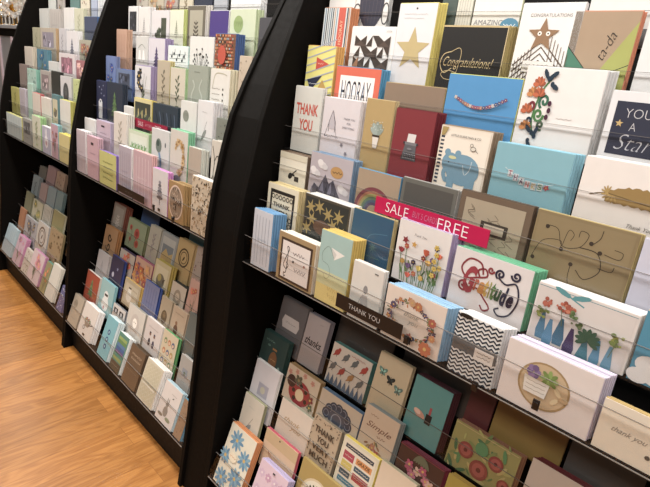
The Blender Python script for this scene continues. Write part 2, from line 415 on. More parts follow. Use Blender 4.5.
def p_faces(A, *_):
    for i in range(3):
        for j in range(3):
            u, v = .24 + i * .26, .24 + j * .25; A.ell(u, v, .1, ['6a8a5c', 'c07848', '5a6a8a', 'b09048'][(i + j) % 4], .11); A.ell(u, v + .015, .06, 'dcb898')
def p_smallscene(A, *_):
    A.rect(.3, .35, .7, .6, '8a94a0'); A.ell(.5, .5, .09, '5f7058'); A.scribble(.35, .75, .65, '6a6a6a', .01)
def p_barrow(A, *_):
    A.poly([(.3, .52), (.72, .52), (.62, .66), (.38, .66)], '9a8a78'); A.ring(.36, .72, .06, .02, '4a423a'); A.line([(.6, .6), (.88, .5)], .02, '4a423a')
    for i in range(5): A.flower(.34 + i * .08, .46 - .03 * (i % 2), .06, 'a9606a' if i % 2 else '7a9068')
    A.rect(.42, .88, .58, .94, '1c1a1c')
def p_bubbles(A, *_):
    for v in (.36, .54, .72): A.ell(.5, v, .12, '2f4c80'); A.ell(.5, v, .06, '8fc0cc')
def p_board(A, *_):
    for i, c in enumerate(['8fa850', '5f8a44', '4f78a8', '3a5c98', '6a4a88', '3f8878', '8a9a50']): A.rect(.1, .1 + i * .09, .9, .18 + i * .09, c)
    A.rect(0, .76, 1, 1, '4c4436'); A.scribble(.12, .86, .88, 'a09480', .016)
def p_boardbrown(A, *_):
    for v in (.2, .32): A.scribble(.2, v, .85, 'b0977a', .03, .03, int(v * 20))
    A.line([(.1, .5), (.9, .5)], .01, 'a89070'); A.scribble(.15, .62, .85, '8a745a', .015)
def p_lace(A, *_):
    A.rect(.06, .05, .94, .95, 'c6bc9c')
    for i in range(5):
        for j in range(8): A.ring(.14 + i * .18, .1 + j * .115, .07, .012, 'd8d0b8', 8)
    A.rect(.1, .56, .9, .6, 'ddd6c2')
def p_bunny(A, *_):
    A.ell(.45, .7, .13, '8f867c', .16); A.ell(.45, .52, .08, '8f867c'); A.ell(.41, .42, .02, '8f867c', .09); A.ell(.49, .42, .02, '8f867c', .09)
    A.ell(.24, .84, .14, '7a7060', .05); A.ell(.68, .84, .15, '8a9070', .06); A.leaf(.6, .3, .1, .4, '6a6a60'); A.scribble(.5, .2, .8, 'a0988e', .008)
def p_bunnyc(A, *_):
    A.ell(.5, .55, .22, 'eceaf0', .26); A.ell(.42, .2, .05, 'eceaf0', .16); A.ell(.58, .2, .05, 'eceaf0', .16); A.ell(.5, .6, .1, 'cf9aa8')
# right rack, large pictures
def p_jug(A, *_):
    A.fit(0, -.07, 1, 1)
    A.poly([(.12, .3), (.88, .3), (.86, .7), (.7, .86), (.55, .95), (.5, 1), (.45, .95), (.3, .86), (.14, .7)][:9], '3a3a4c')
    A.ring(.06, .7, .12, .03, '4a4648', ry=.24); A.ring(.94, .68, .1, .03, '4a4648', ry=.22)
    for i in range(6): A.line([(.2 + i * .12, .35), (.24 + i * .1, .84)], .01, '55505a')
def p_amazing(A, *_):
    A.text('AMAZING', .36, .68, .62, '8a8a90'); A.text('ANGELS', .32, .86, .5, '9fb04c'); A.ell(.82, .72, .19, '4f93b4', .13); A.scribble(.7, .72, .94, 'e8f0f4', .02, .014); A.text('M-ZING', .82, .94, .34, '3f5570', weight=.01)
def p_letters(A, *_):
    for u in (.12, .42, .7):
        A.rect(u, .72, u + .07, .99, '6a6a6c'); A.rect(u + .12, .72, u + .19, .99, '6a6a6c'); A.rect(u, .84, u + .19, .89, '6a6a6c')
    A.ell(.3, .72, .1, '77777a')
def p_stripes(A, *_):
    for i, c in enumerate(['4c84a8', '22303c', '8a9aa4', '3c6c88', '18222c', 'c8a080', '6fa0b8']):
        A.rect(.05 + i * .075, 0, .085 + i * .075, 1, c)
    A.rect(.58, 0, .84, 1, 'd4533c'); A.text('HOORAY', .71, .35, .62, 'e8c49a', rot=PI / 2)
    A.rect(.89, 0, .93, 1, '2c4858'); A.rect(.95, 0, .98, 1, 'c88a50')
def p_geo(A, *_):
    c = '44372f'
    for i in range(3):
        for j in range(4):
            u, v = .1 + i * .27, .16 + j * .2; U, V, x, y = u + .135, v + .1, u + .27, v + .2
            if (i + j) % 2: A.poly([(u, y), (u + .135, v), (u + .135, y)], c); A.poly([(u + .135, v), (x, v), (x, y)], c)
            else: A.poly([(u, v), (u, y), (U, V)], c); A.poly([(x, v), (U, V), (x, y)], c); A.poly([(u, y), (U, V), (x, y)], sh(c, 1.3))
    A.poly([(.1, .76), (.235, .56), (.235, .76)], 'a8744c'); A.scribble(.8, .07, .92, '6a6a6a', .006, .006)
def p_star(A, *_):
    A.scribble(.16, .13, .78, 'a9a9a9', .008, .006); A.scribble(.16, .18, .7, 'a9a9a9', .008, .006); A.rect(.46, .05, .5, .07, '333333')
    A.sub('gold_star'); A.star(.5, .56, .47, 'c0ac70', .42)
def p_congrats(A, *_):
    g = 'c9b27c'; A.line([(0, .006), (1, .006)], .02, g); A.line([(.992, 0), (.992, 1)], .014, g)
    A.text('Congratulations!', .48, .58, .78, g, shear=.45, height=.2, weight=-.004)
    A.curve([(.2, .4), (.08, .45), (.04, .6), (.12, .74), (.24, .66)], .012, g); A.curve([(.2, .4), (.32, .34), (.36, .46), (.3, .8), (.16, .84), (.08, .76), (.2, .7), (.4, .76)], .008, g)
def p_star2(A, *_):
    A.text('CONGRATULATIONS', .5, .12, .68, '8f8f8f')
    for k in range(9):
        o = k * .07; A.line([(.02, .66 + o), (.45, .38 + o), (.88, .66 + o)], .022, '5c4c40')
    for k in range(6): A.line([(.05 + k * .05, .5 + .1 - k * .03), (.05 + k * .05, .95)], .012, '6a5a4c'); A.line([(.6 + k * .06, .34 + k * .035), (.6 + k * .06, .95)], .012, '6a5a4c')
    A.sub('kraft_star'); A.star(.44, .33, .27, '94704c'); A.ell(.38, .31, .035, 'f0ece4'); A.ell(.52, .31, .035, 'f0ece4'); A.ell(.38, .31, .014, '222222'); A.ell(.52, .31, .014, '222222')
    A.rect(.2, .6, .72, .72, 'dedad4'); A.scribble(.25, .64, .65, '8a8078', .008, .008); A.scribble(.25, .69, .65, '8a8078', .008, .008)
def p_tada(A, *_):
    A.poly([(0, .38), (0, 1), (.12, 1), (.5, .72)], '3f7d64'); A.poly([(1, .1), (1, 1), (.12, 1), (.52, .7)], 'a3a848')
    A.line([(0, .38), (.5, .72), (1, .55)], .012, '33302a'); A.ell(.5, .75, .07, 'c9ccc8'); A.text('ta-da', .6, .36, .42, '2f2b28', rot=1.25, shear=.4, weight=-.015)
def p_pennant(A, *_):
    for i in range(9): A.line([(0, .08 + i * .11), (1, -.12 + i * .11 + .02)], .03, 'a9adbc')
    A.poly([(.36, .16), (.36, .34), (.82, .25)], 'cf4430'); A.scribble(.42, .25, .62, 'e8c0a0', .012)
    A.poly([(.08, .5), (.24, .66), (.62, .42)], '28304a'); A.poly([(.44, .66), (.64, .48), (.88, .66)], 'c49a3c'); A.scribble(.14, .55, .44, 'c8ccd8', .01)
def p_hooray(A, *_):
    A.rect(.11, .16, .89, 1, 'f0ecea'); A.text('HOORAY', .49, .46, .66, '2b2830', height=.42)
    for u in (.19, .31, .43, .55, .67): A.line([(u, .3), (u - .01, .64)], .01, '6f8fb4')
    A.ell(.5, .78, .05, 'cf4a38')
def p_garland(A, *_):
    r = random.Random(4); A.curve([(.14, .33), (.3, .44), (.5, .48), (.7, .43), (.86, .3)], .005, 'c8ccd0')
    A.sub('felt_garland')
    for i in range(19):
        t = i / 18; u = .15 + .7 * t; v = .34 + .14 * math.sin(PI * t) - .03 * t; A.flower(u, v, .024, r.choice(['a04a60', 'c8b8b0', '7a4068', 'b87858', '4a4a78', '8a6a70']), 'c8c8b0')
def p_quill(A, *_):
    A.scribble(.52, .55, .72, 'b8b0ac', .006, .006); A.rect(.37, .95, .47, .98, '222222'); A.sub('quilled_scrolls'); A.fit(.02, .03, .72, .97)
    O, G, N, R, Y = 'c8602c', '3f7a3c', '1c3448', '7a2030', 'd08438'
    A.curve([(.46, .1), (.33, .25), (.28, .42), (.26, .6), (.34, .78)], .026, G); A.spiral(.36, .52, .1, 1.4, 0, .04, G); A.spiral(.42, .36, .1, 1.3, 2, .04, '2c6a50'); A.spiral(.2, .42, .08, 1.3, PI, .04, R, -1); A.spiral(.2, .6, .07, 1.2, PI, .036, N, -1); A.spiral(.44, .64, .07, 1.3, 1, .036, '3c5a40')
    for u, v, c in ((.26, .18, O), (.18, .3, Y), (.13, .5, O), (.17, .7, Y), (.3, .3, O)):
        for k in range(6): A.leaf(u, v, .12, .3 + k * .55, c if k % 2 else sh(c, .8), .5)
    for u, v, q in ((.44, .08, .5), (.48, .16, -.4), (.36, .78, 1.2), (.3, .74, 2.5), (.4, .1, 2.2), (.26, .84, -.8)):
        A.leaf(u, v, .15, q, N, .45); A.ell(u + .02, v, .035, N)
    for u, v in ((.53, .38), (.54, .46), (.52, .54)): A.ell(u, v, .036, '4a1c38')
def p_slate(A, *_):
    A.sub('navy_slate')
    A.rect(.1, .12, 1.0, .8, '2c3045'); A.text("YOU'RE", .56, .26, .62, 'c4c4ca', weight=-.018, height=.12); A.text('A', .4, .43, .09, 'c4c4ca', weight=-.018, height=.1); A.text('Star', .48, .63, .54, 'c4c4ca', shear=.4, weight=-.02, height=.2)
    A.star(.2, .4, .06, 'c8a860'); A.star(.85, .28, .04, 'c8a860')
def p_thankyou(A, *_): A.text('THANK', .5, .33, .8, 'cc4a34', height=.17, weight=.025); A.text('YOU', .5, .57, .5, 'cc4a34', height=.17, weight=.025)
def p_kind(A, *_):
    g = '55505a'; A.poly([(.28, .2), (.38, .38), (.36, .5), (.22, .5), (.2, .38)], 'bdb6be'); A.line([(.28, .2), (.2, .38), (.2, .55)], .01, g); A.line([(.28, .2), (.38, .38), (.38, .55)], .01, g)
    A.line([(.28, .2), (.1, .64)], .008, g); A.line([(.3, .22), (.46, .66)], .008, g); A.scribble(.1, .62, .5, g, .02, .008)
    A.text('THANK YOU', .75, .3, .3, '6a6570'); A.text('FOR', .75, .37, .1, '6a6570'); A.text('EVERYTHING', .75, .44, .32, '6a6570'); A.flower(.62, .72, .04, '8a848e', '6a6570'); A.flower(.76, .85, .04, '8a848e', '6a6570')
def p_cactus(A, *_):
    for q, l in ((1.57, .4), (1.15, .38), (2.0, .38), (.75, .32), (2.4, .32), (1.35, .3), (1.8, .3)): A.leaf(.5, .5, l, q, '8c9c92' if q < 1.6 else '9aaba4', .42)
    for i in range(16): A.ell(.28 + .03 * i, .36 + .06 * math.sin(i * 2.3), .014, 'd0d6cc', n=6)
    A.sub('plant_pot'); A.poly([(.38, .5), (.62, .5), (.57, .68), (.43, .68)], 'dcd6cc'); A.rect(.37, .49, .63, .52, '3c2e22')
def p_typewriter(A, *_):
    A.sub('typewriter_cutout'); A.fit(.12, .08, .78, .8)
    g = '5c5c62'; A.poly([(.36, .32), (.62, .32), (.6, .5), (.34, .5)], 'd8d4d2'); A.rect(.28, .47, .68, .52, '77777c'); A.poly([(.3, .52), (.66, .52), (.68, .66), (.26, .66)], g); A.poly([(.26, .66), (.68, .66), (.72, .8), (.22, .8)], '46464c')
    for j in range(3):
        for i in range(8): A.ell(.29 + i * .055, .685 + j * .038, .014, 'a9a9ae', n=6)
    A.ell(.27, .49, .03, '333338'); A.ell(.7, .49, .03, '333338'); A.ell(.47, .59, .08, '7a7a80', .03)
def p_elephant(A, *_):
    b = '6d9bb4'; A.rect(.03, .02, .97, .98, 'e6dccb'); A.rect(.1, .08, .97, 1, 'e9e0d0'); 
    for i in range(14): A.rect(.03, .1 + i * .06, .1, .13 + i * .06, '2c3c50')
    A.ell(.56, .64, .33, b, .27, n=22); A.ell(.3, .56, .17, b, .18, n=18); A.ell(.22, .4, .06, b); A.ell(.43, .4, .06, b)
    A.curve([(.24, .62), (.2, .74), (.26, .84), (.32, .8)], .08, b); A.rect(.3, .75, .44, 1, b); A.rect(.66, .72, .84, 1, b)
    A.curve([(.56, .56), (.62, .7), (.7, .62), (.72, .48)], .01, 'd0dce0'); A.ell(.27, .55, .014, '22303a'); A.ell(.33, .47, .08, 'c8c890', .03)
    A.ell(.7, .29, .05, 'dcd4c4', .035); A.ring(.7, .29, .05, .008, '44403a', 14, .035); A.ell(.66, .24, .028, 'dcd4c4'); A.ring(.66, .24, .028, .008, '44403a', 12); A.line([(.74, .3), (.8, .34)], .008, '44403a'); A.text('LITTLE GUIDE MAN & CO', .52, .13, .58, '3f3a36')
    A.poly([(.03, .02), (.16, .02), (.1, .14), (.03, .16)], 'a89048')
def p_thanks(A, *_):
    A.sub('letter_bunting')
    L = 'THANKS'; cs = ['9a3c58', '7a4a70', '5a3a60', 'c04a4a', 'b8a048', '4f8a5c']
    for i, ch in enumerate(L):
        t = i / 5; u = .26 + .42 * t; v = .46 + .13 * math.sin(PI * .62 * t); A.rect(u - .034, v - .06, u + .034, v + .06, 'b8c4c8'); A.text(ch, u, v, .05, cs[i], height=.09, weight=.02)
    A.flower(.76, .57, .035, 'b84a5c'); A.curve([(.18, .38), (.35, .5), (.6, .58), (.84, .5)], .004, 'e8e8e8')
def p_feather(A, *_):
    g = '9a7a38'; n = 26
    up = []; dn = []
    for i in range(n + 1):
        t = i / n; u = .3 + .9 * t; wd = .13 * math.sin(PI * min(1, t * 1.0 + .12)) ** .6 * (1 + .12 * math.sin(i * 2.4)); c = .5 + .16 * t - .12 * math.sin(PI * t)
        up.append((min(u, .995), c - wd)); dn.append((min(u, .995), c + wd))
    A.poly(up + dn[::-1], g); A.curve([(.13, .52), (.3, .46), (.6, .5), (.98, .55)], .01, '6d5428')
    for i in range(9): A.leaf(.3 + .01 * i, .47, .1, 1.2 + .5 * i, 'b09048', .2)
    A.text('Thank You', .72, .84, .26, '55504a', shear=.4)
def p_guitar(A, *_): A.ell(.44, .62, .09, '2a2622', .07, .8); A.line([(.4, .66), (.66, .42)], .03, '2a2622'); A.ell(.56, .58, .05, '2a2622', .03); A.rect(.6, .6, .76, .74, '3a342e'); A.rect(0, 0, 1, .16, 'd2ccb4')
def p_mountain(A, *_):
    A.ell(.66, .32, .15, 'b88a44', .1); A.scribble(.56, .32, .78, '7a5a30', .02, .02)
    A.poly([(.02, 1), (.14, .66), (.26, .74), (.4, .42), (.5, .6), (.6, .5), (.74, .76), (.9, 1)], '4c4a5a')
    for k, (u, v) in enumerate(((.1, .8), (.24, .78), (.36, .6), (.46, .7), (.56, .62), (.68, .8), (.4, .85), (.58, .85))): A.poly([(u - .07, v + .2), (u, v - .08), (u + .03, v + .2)], '35333f' if k % 2 else '77758a')
    A.sub('paper_clouds')
    for u, v in ((.3, .24), (.14, .42), (.84, .66)): A.ell(u, v, .1, 'd4d0d2', .06); A.ell(u + .07, v + .03, .07, 'c8c4c8', .05); A.ell(u - .05, v - .05, .07, 'dedadc', .055)
def p_rainbow(A, *_):
    for r, c in ((.46, '7a3540'), (.39, 'a86a48'), (.34, '9a9450'), (.285, '5f7a5c'), (.23, '4f6078'), (.18, '5a4868'), (.13, 'a58f74')):
        A.poly([(.46 + r * math.cos(PI * i / 20), .88 - r * math.sin(PI * i / 20) / A.a) for i in range(21)], c)
def p_greypanel(A, *_): A.rect(.06, .08, .94, .9, '504f4b'); A.line([(.06, .5), (.94, .5)], .006, '77756e')
def p_map(A, *_):
    A.rect(.08, .1, .92, .96, 'a89a80'); r = random.Random(2)
    for i in range(13):
        u, v = r.uniform(.15, .8), r.uniform(.18, .85); A.curve([(u, v), (u + .06, v + .07), (u - .03, v + .12), (u + .08, v + .2)], .007, '6f6350')
    A.sub('name_plate'); A.rect(.36, .42, .74, .64, '3f362c'); A.rect(.41, .46, .69, .6, 'b7ab94')
def p_swirl(A, *_):
    c = '3c3024'; A.rect(.03, .04, .97, .97, '8f7c54')
    A.curve([(.04, .75), (.12, .45), (.3, .38), (.32, .5)], .007, c); A.curve([(.12, .2), (.25, .22), (.33, .45), (.5, .4), (.56, .2), (.48, .16), (.47, .26)], .007, c); A.curve([(.33, .45), (.36, .2), (.42, .24), (.4, .34)], .006, c)
    A.curve([(.5, .4), (.68, .42), (.74, .66), (.62, .84), (.52, .74)], .009, c); A.curve([(.68, .08), (.67, .2), (.62, .3)], .008, c); A.curve([(.74, .4), (.88, .42), (.9, .32), (.82, .3)], .006, c); A.curve([(.48, .98), (.46, .86), (.46, .7)], .007, c); A.curve([(.72, .62), (.84, .62), (.86, .54)], .008, c)
    for u, v in ((.14, .22), (.33, .5), (.6, .3), (.7, .4), (.46, .68), (.06, .74)): A.ell(u, v, .022, c)
def p_laser(A, *_):
    k = '22201c'; A.rect(.1, .12, .9, .2, k)
    for u in (.1, .84): A.rect(u, .12, u + .06, .96, k)
    for i in range(6): A.ring(.2 + i * .12, .28, .045, .02, k, 10); A.ring(.2 + i * .12, .74, .05, .02, k, 10); A.ring(.2 + i * .12, .88, .045, .02, k, 10)
    A.text('THANK', .5, .46, .56, k, weight=.02, height=.1); A.text('YOU', .5, .62, .4, k, weight=.02, height=.09)
def p_holly(A, *_):
    A.rect(.03, .05, .97, .97, '2c3230')
    for u, v, q in ((.15, .25, .3), (.35, .2, .8), (.55, .3, 0), (.78, .28, .5), (.2, .5, .2), (.68, .5, .9), (.86, .6, 0), (.1, .72, .7)):
        A.star(u, v, .13, 'a08c4c', .35, q, 6)
    A.ell(.45, .62, .2, '6a5040', .12)
def p_bluefoil(A, *_):
    A.rect(.05, .05, .96, .97, '27587a'); A.curve([(.1, .9), (.35, .7), (.5, .4), (.9, .3)], .012, '3f7898'); A.star(.6, .62, .12, '4a7c84', .3, .3, 8); A.scribble(.4, .8, .8, '5f8a78', .01, .01)
def p_tulips(A, *_):
    g = '4c7a3c'; r = random.Random(6); cols = ['8c2430', 'c04a34', 'd0a030', '6a5080', '3f3058', 'c05a38', 'd0b448']
    for i in range(24): u = r.uniform(.06, .92); A.leaf(u, r.uniform(.72, .97), r.uniform(.08, .17), r.uniform(.9, 2.3), r.choice([g, '6a9048', '3c6434']), .22)
    P = [(.12, .5), (.22, .4), (.18, .66), (.3, .72), (.4, .62), (.44, .8), (.52, .7), (.58, .5), (.63, .4), (.68, .56), (.75, .48), (.8, .28), (.86, .4), (.9, .56), (.82, .7), (.34, .86), (.6, .82)]
    for i, (u, v) in enumerate(P):
        A.curve([(u * .85 + .08, .98), (u * .95 + .03, (v + 1) / 2), (u, v)], .012, g); c = cols[i % 7]
        if i % 3 == 0:
            for q in (.9, 1.3, 1.7, 2.1): A.leaf(u, v + .03, .1, q, c if q != 1.3 else sh(c, 1.25), .4)
        else: A.flower(u, v, .046, c, 'd0b050', 6)
    A.sub('paper_blossoms'); A.star(.2, .3, .075, '8c2430', .5, 1.2); A.star(.38, .33, .06, 'c8942c', .5, 1.5)
    for k in range(5): A.leaf(.63, .45, .12, 1.2 + k * .2, 'c0502c', .35); A.flower(.8 + .02 * (k % 2), .26 + .11 * k, .045, 'd0b030', 'a08020')
    A.main(); A.text('Thank You', .48, .17, .24, '4a4448', shear=.4)
def p_gratitude(A, *_):
    R, N = '8c2c38', '2c2a44'; A.sub('quilled_lettering'); A.fit(.07, .03, .87, .9)
    A.curve([(.4, .33), (.34, .14), (.16, .12), (.06, .32), (.16, .48), (.32, .42), (.46, .34), (.42, .22), (.32, .28), (.36, .4)], .026, R); A.spiral(.13, .64, .09, 1.5, 0, .03, R); A.curve([(.12, .48), (.22, .66), (.34, .62), (.46, .74), (.58, .9), (.5, .98), (.44, .9)], .024, R); A.spiral(.5, .2, .05, 1.2, 0, .028, R)
    A.spiral(.64, .22, .07, 1.4, 2, .03, N); A.spiral(.86, .16, .07, 1.4, PI, .03, N, -1); A.curve([(.62, .28), (.74, .36), (.88, .3), (.95, .55), (.88, .86), (.74, .96), (.66, .88), (.72, .82)], .024, N)
    for t, u, v, w_, h_, c in (('G', .22, .5, .17, .4, 'a03040'), ('r', .33, .56, .07, .17, 'b85434'), ('a', .41, .58, .09, .17, 'c88430'), ('t', .485, .55, .06, .25, 'c8a038'), ('i', .535, .56, .035, .24, '98983c'), ('t', .59, .56, .06, .25, '4f7a3c'), ('u', .665, .6, .09, .17, '30583c'), ('d', .755, .58, .09, .27, '28304c'), ('e', .845, .64, .085, .17, '242240')):
        A.text(t, u, v, w_ * 1.15, c, height=h_ * 1.35, shear=.3, weight=.05)
def p_vases(A, *_):
    A.rect(.01, .04, .99, .05, '4f8a98'); A.rect(.02, .05, .98, 1, 'd4cdc9'); A.sub('ribbon_bow'); A.leaf(.36, .1, .2, .3, '4f98a0', .3); A.leaf(.36, .1, .2, 2.8, '4f98a0', .3); A.curve([(.3, .04), (.36, .1), (.5, .18)], .015, '4f98a0'); A.main()
    for u, v, w_, c in ((.13, .62, .1, '3f7c9c'), (.22, .7, .11, '4a8ab0'), (.33, .62, .12, '2f6a88'), (.45, .72, .12, '3f3260'), (.6, .8, .13, '2f7888'), (.72, .74, .1, '4a8cac'), (.84, .76, .1, '5a94b0')):
        A.poly([(u - .015, v - .14), (u + .015, v - .14), (u + w_ * .5, v + .2), (u + w_ * .4, v + .34), (u - w_ * .4, v + .34), (u - w_ * .5, v + .2)], c)
    A.sub('paper_flowers'); r = random.Random(3)
    for cu, cv, rr, cols in ((.14, .3, .04, ['a8503a', 'b8604a']), (.3, .27, .06, ['a04832', 'c06448']), (.38, .3, .05, ['a8503a', 'c87858']), (.12, .5, .055, ['6a8038', '8a9a48']), (.46, .42, .07, ['4c6a3c', '6a8050']), (.88, .5, .06, ['6a8038', '98a040'])):
        for k in range(14): A.ell(cu + rr * r.uniform(-1, 1), cv + rr * r.uniform(-1, 1) / A.a, r.uniform(.012, .026), cols[k % 2], n=7)
    for k in range(9): A.leaf(.62, .66, .13, -.5 + k * .52, '24503c', .4)
    A.line([(.3, .32), (.34, .6)], .008, '5a6a48'); A.line([(.88, .52), (.84, .8)], .008, '5a6a48')
def p_bluewhite(A, *_): A.ell(.25, .72, .2, 'e0dede', .16); A.ell(.4, .85, .2, 'e0dede', .16); A.ell(.15, .9, .18, 'e0dede', .14)
def p_music(A, *_):
    A.sub('brown_frame'); A.rect(.08, .1, .94, .97, '3c2c22'); A.main(); A.rect(.13, .15, .89, .92, 'e4dcd8'); k = '2a2426'
    A.curve([(.27, .86), (.24, .9), (.22, .82), (.28, .78), (.3, .4), (.27, .26), (.33, .3), (.24, .52), (.2, .66), (.28, .72), (.33, .64), (.27, .58)], .018, k)
    for i in range(5): A.line([(.34, .34 + i * .09), (.84, .36 + i * .09)], .005, '8a8488')
    A.scribble(.44, .34, .74, '4a4048', .04, .014); A.scribble(.5, .68, .8, '4a4048', .04, .014, 3); A.ell(.76, .52, .025, 'a06a5a'); A.ell(.46, .52, .025, k)
def p_plane(A, *_):
    A.rect(0, 0, 1, .55, '9fc4c0'); A.rect(0, .55, 1, .75, 'c9cc98'); A.rect(0, .75, 1, 1, 'dcc870')
    A.sub('paper_plane'); A.poly([(.38, .2), (.82, .24), (.5, .36)], 'ecebe6'); A.poly([(.38, .2), (.56, .27), (.5, .36)], 'cfcfcb')
    A.curve([(.5, .34), (.3, .2), (.12, .3), (.14, .42), (.34, .46), (.42, .58), (.3, .66), (.2, .6)], .008, '5f7068'); A.scribble(.4, .78, .86, 'b0964c', .04, .018); A.scribble(.42, .88, .82, 'b0964c', .04, .018, 4)
def p_dress(A, *_): A.ell(.5, .42, .07, '8f8c8c', .11); A.curve([(.4, .56), (.3, .72), (.2, .82)], .014, 'a09c9a'); A.curve([(.58, .56), (.64, .75), (.76, .84)], .014, 'a09c9a'); A.poly([(.42, .52), (.58, .52), (.68, .82), (.34, .82)], 'b8b4b2'); A.rect(.72, .08, .84, .1, '6a6a6a')
def p_wreath(A, *_):
    r = random.Random(12); A.text('thank', .48, .42, .26, '9a968a', shear=.4, height=.08); A.text('you', .52, .56, .18, '9a968a', shear=.4, height=.08)
    for i in range(110):
        a = 2 * PI * i / 110; q = r.uniform(.82, 1.14); u = .5 + .35 * q * math.cos(a); v = .5 + .36 * q * math.sin(a)
        c = r.choice(['b87038', 'a85440', '54486a', '3c4260', 'c09478', '9a4a48', '74784c', '645470', '5a6a50'])
        if i % 4 == 0: A.flower(u, v, r.uniform(.025, .042), c, 'c8a050')
        else: A.leaf(u, v, r.uniform(.03, .07), a + r.uniform(-1, 1), c)
    for u, v, q, c in ((.6, .16, .065, 'b87040'), (.86, .33, .06, 'a85440'), (.82, .84, .1, 'b06038'), (.5, .13, .055, 'c09468'), (.9, .6, .05, 'b87848'), (.2, .3, .05, '54486a')): A.flower(u, v, q, c, 'c8a050', 8)
    A.sub('price_sticker'); A.rect(.5, .76, .59, .89, '1c1820')
def p_chevron(A, *_):
    n = 14
    for j in range(15):
        v = .035 + j * .068
        A.line([(i / n, v + (.030 if i % 2 else -.010)) for i in range(n + 1)], .042, '1e3040')
    A.sub('belly_band'); A.rect(0, .42, 1, .6, '5c6064'); A.sub('hang_tab'); A.ell(.2, .03, .15, '17140f', .05); A.sub('paper_label'); A.rect(.52, .45, .94, .64, 'd8d2cc'); A.scribble(.58, .51, .88, '55504c', .01, .012); A.scribble(.58, .57, .88, '55504c', .01, .012)
def p_succulent(A, *_):
    A.fit(.04, -.04, 1.08, 1.08); A.sub('gold_disc'); A.ell(.4, .52, .26, 'a58858', .25, n=30); A.ell(.4, .52, .24, 'c7ac84', .23, n=30)
    r = random.Random(7)
    for i in range(22): a = i * .9; A.leaf(.42 + .14 * math.cos(a), .58 + .16 * math.sin(a), .1, a, r.choice(['d8c498', 'c4a878', 'e0d0ac', 'b89a70']), .5)
    for k in range(6): A.ell(.28 + .04 * math.cos(k), .36 + .06 * math.sin(k), .035, '6f5888' if k % 2 else '8a70a0', n=8)
    for k in range(8): A.leaf(.44, .38, .1, k * .8, '6f8a3c' if k % 2 else '8aa850', .45)
    A.sub('patterned_pot'); A.poly([(.2, .44), (.46, .46), (.44, .68), (.22, .68)], 'e4e0d8')
    for j in range(3): A.scribble(.23, .5 + j * .06, .43, 'a89c8a', .006, .006)
def p_thankplain(A, *_): A.text('thank you', .36, .5, .4, '8a8278', shear=.4); A.star(.6, .72, .03, '55504a', 1); A.star(.68, .72, .03, '55504a', 1)
def p_plaque(A, *_):
    A.sub('white_plaque'); A.poly([(.22, .32), (.78, .32), (.84, .44), (.78, .56), (.22, .56), (.16, .44)], 'cfc8c8'); A.scribble(.3, .44, .7, '6a6468', .02, .01)
def p_thankscript(A, *_): A.text('thanks.', .5, .5, .78, '201c24', shear=.45, height=.15, weight=.012); A.scribble(.6, .12, .75, '8a8488', .01, .01); A.rect(0, .68, 1, 1, 'a49c9e')
def p_birds(A, *_):
    for j in range(2):
        for i in range(4):
            u, v = .14 + .24 * i - .02 * j, .2 + j * .36 + .02 * i; c = 'a8342c' if (i + 2 * j) % 3 == 0 else ('a87840' if (i + j) % 4 == 3 else '5f666a')
            A.ell(u, v, .075, c, .055, .7, 12); A.ell(u + .045, v - .08, .036, c); A.poly([(u - .1, v + .13), (u - .04, v), (u + .01, v + .06)], c); A.line([(u, v + .06), (u, v + .12)], .01, '3a3430')
    A.scribble(.5, .09, .85, 'b06a5c', .02, .01)
    for i in range(9): A.poly([(.02 + i * .11, .99), (.07 + i * .11, .74), (.14 + i * .11, .99)], '3f5f7c' if i % 2 else '56708a')
def p_butterflies(A, *_):
    A.sub('paper_butterflies')
    for u, v, c in ((.22, .3, '5f8f84'), (.5, .38, '242e30'), (.78, .46, '5f8078')):
        for q in (.7, 2.44): A.leaf(u, v, .17, q, c, .62); A.leaf(u, v, .1, q, sh(c, 1.5), .5)
        for q in (-.7, -2.44): A.leaf(u, v, .11, q, c, .62)
        A.line([(u, v - .07), (u, v + .07)], .016, '22201c')
def p_polish(A, *_):
    A.sub('pink_shell'); A.ell(.34, .56, .17, 'c8907c', .08, -.3); A.ell(.28, .54, .1, 'e0b8a4', .055, -.3); A.sub('polish_bottle'); A.rect(.52, .5, .68, .66, '1c1a1c'); A.rect(.57, .38, .63, .5, 'a84850')
def p_floralgreen(A, *_):
    r = random.Random(1)
    for i in range(46): A.leaf(r.uniform(.02, .95), r.uniform(.04, .98), r.uniform(.08, .22), r.uniform(0, 6), r.choice(['5f7c44', 'a8a858', '4f8a54', 'b8a860', '7a8848', '3f7048']), .3)
    for u, v, q in ((.26, .5, .12), (.52, .74, .14), (.72, .42, .11), (.9, .75, .09)): A.ell(u, v, q, '8f3a34', n=18); A.ell(u, v, q * .7, 'a8504a', n=14); A.ell(u, v, q * .25, '6a2624')
    A.ell(.48, .3, .1, '4f8a58', n=12); A.line([(.02, .03), (.98, .03)], .012, 'b8a468')
def p_heartcard(A, *_): A.ell(.38, .5, .02, 'a03038'); A.ell(.42, .5, .02, 'a03038'); A.poly([(.36, .51), (.44, .51), (.4, .58)], 'a03038'); A.scribble(.3, .68, .6, '8a7a74', .01, .008)
def p_lantern(A, *_):
    A.ell(.55, .52, .16, '8a5c34', .26, n=18); A.rect(.46, .26, .64, .3, 'a87840'); A.ell(.3, .25, .06, '5a8078', .03); A.ell(.84, .6, .05, '8fb0a8', .06); A.scribble(.15, .15, .5, '6fa098', .02, .014); A.scribble(.45, .5, .66, 'd0a870', .02, .012)
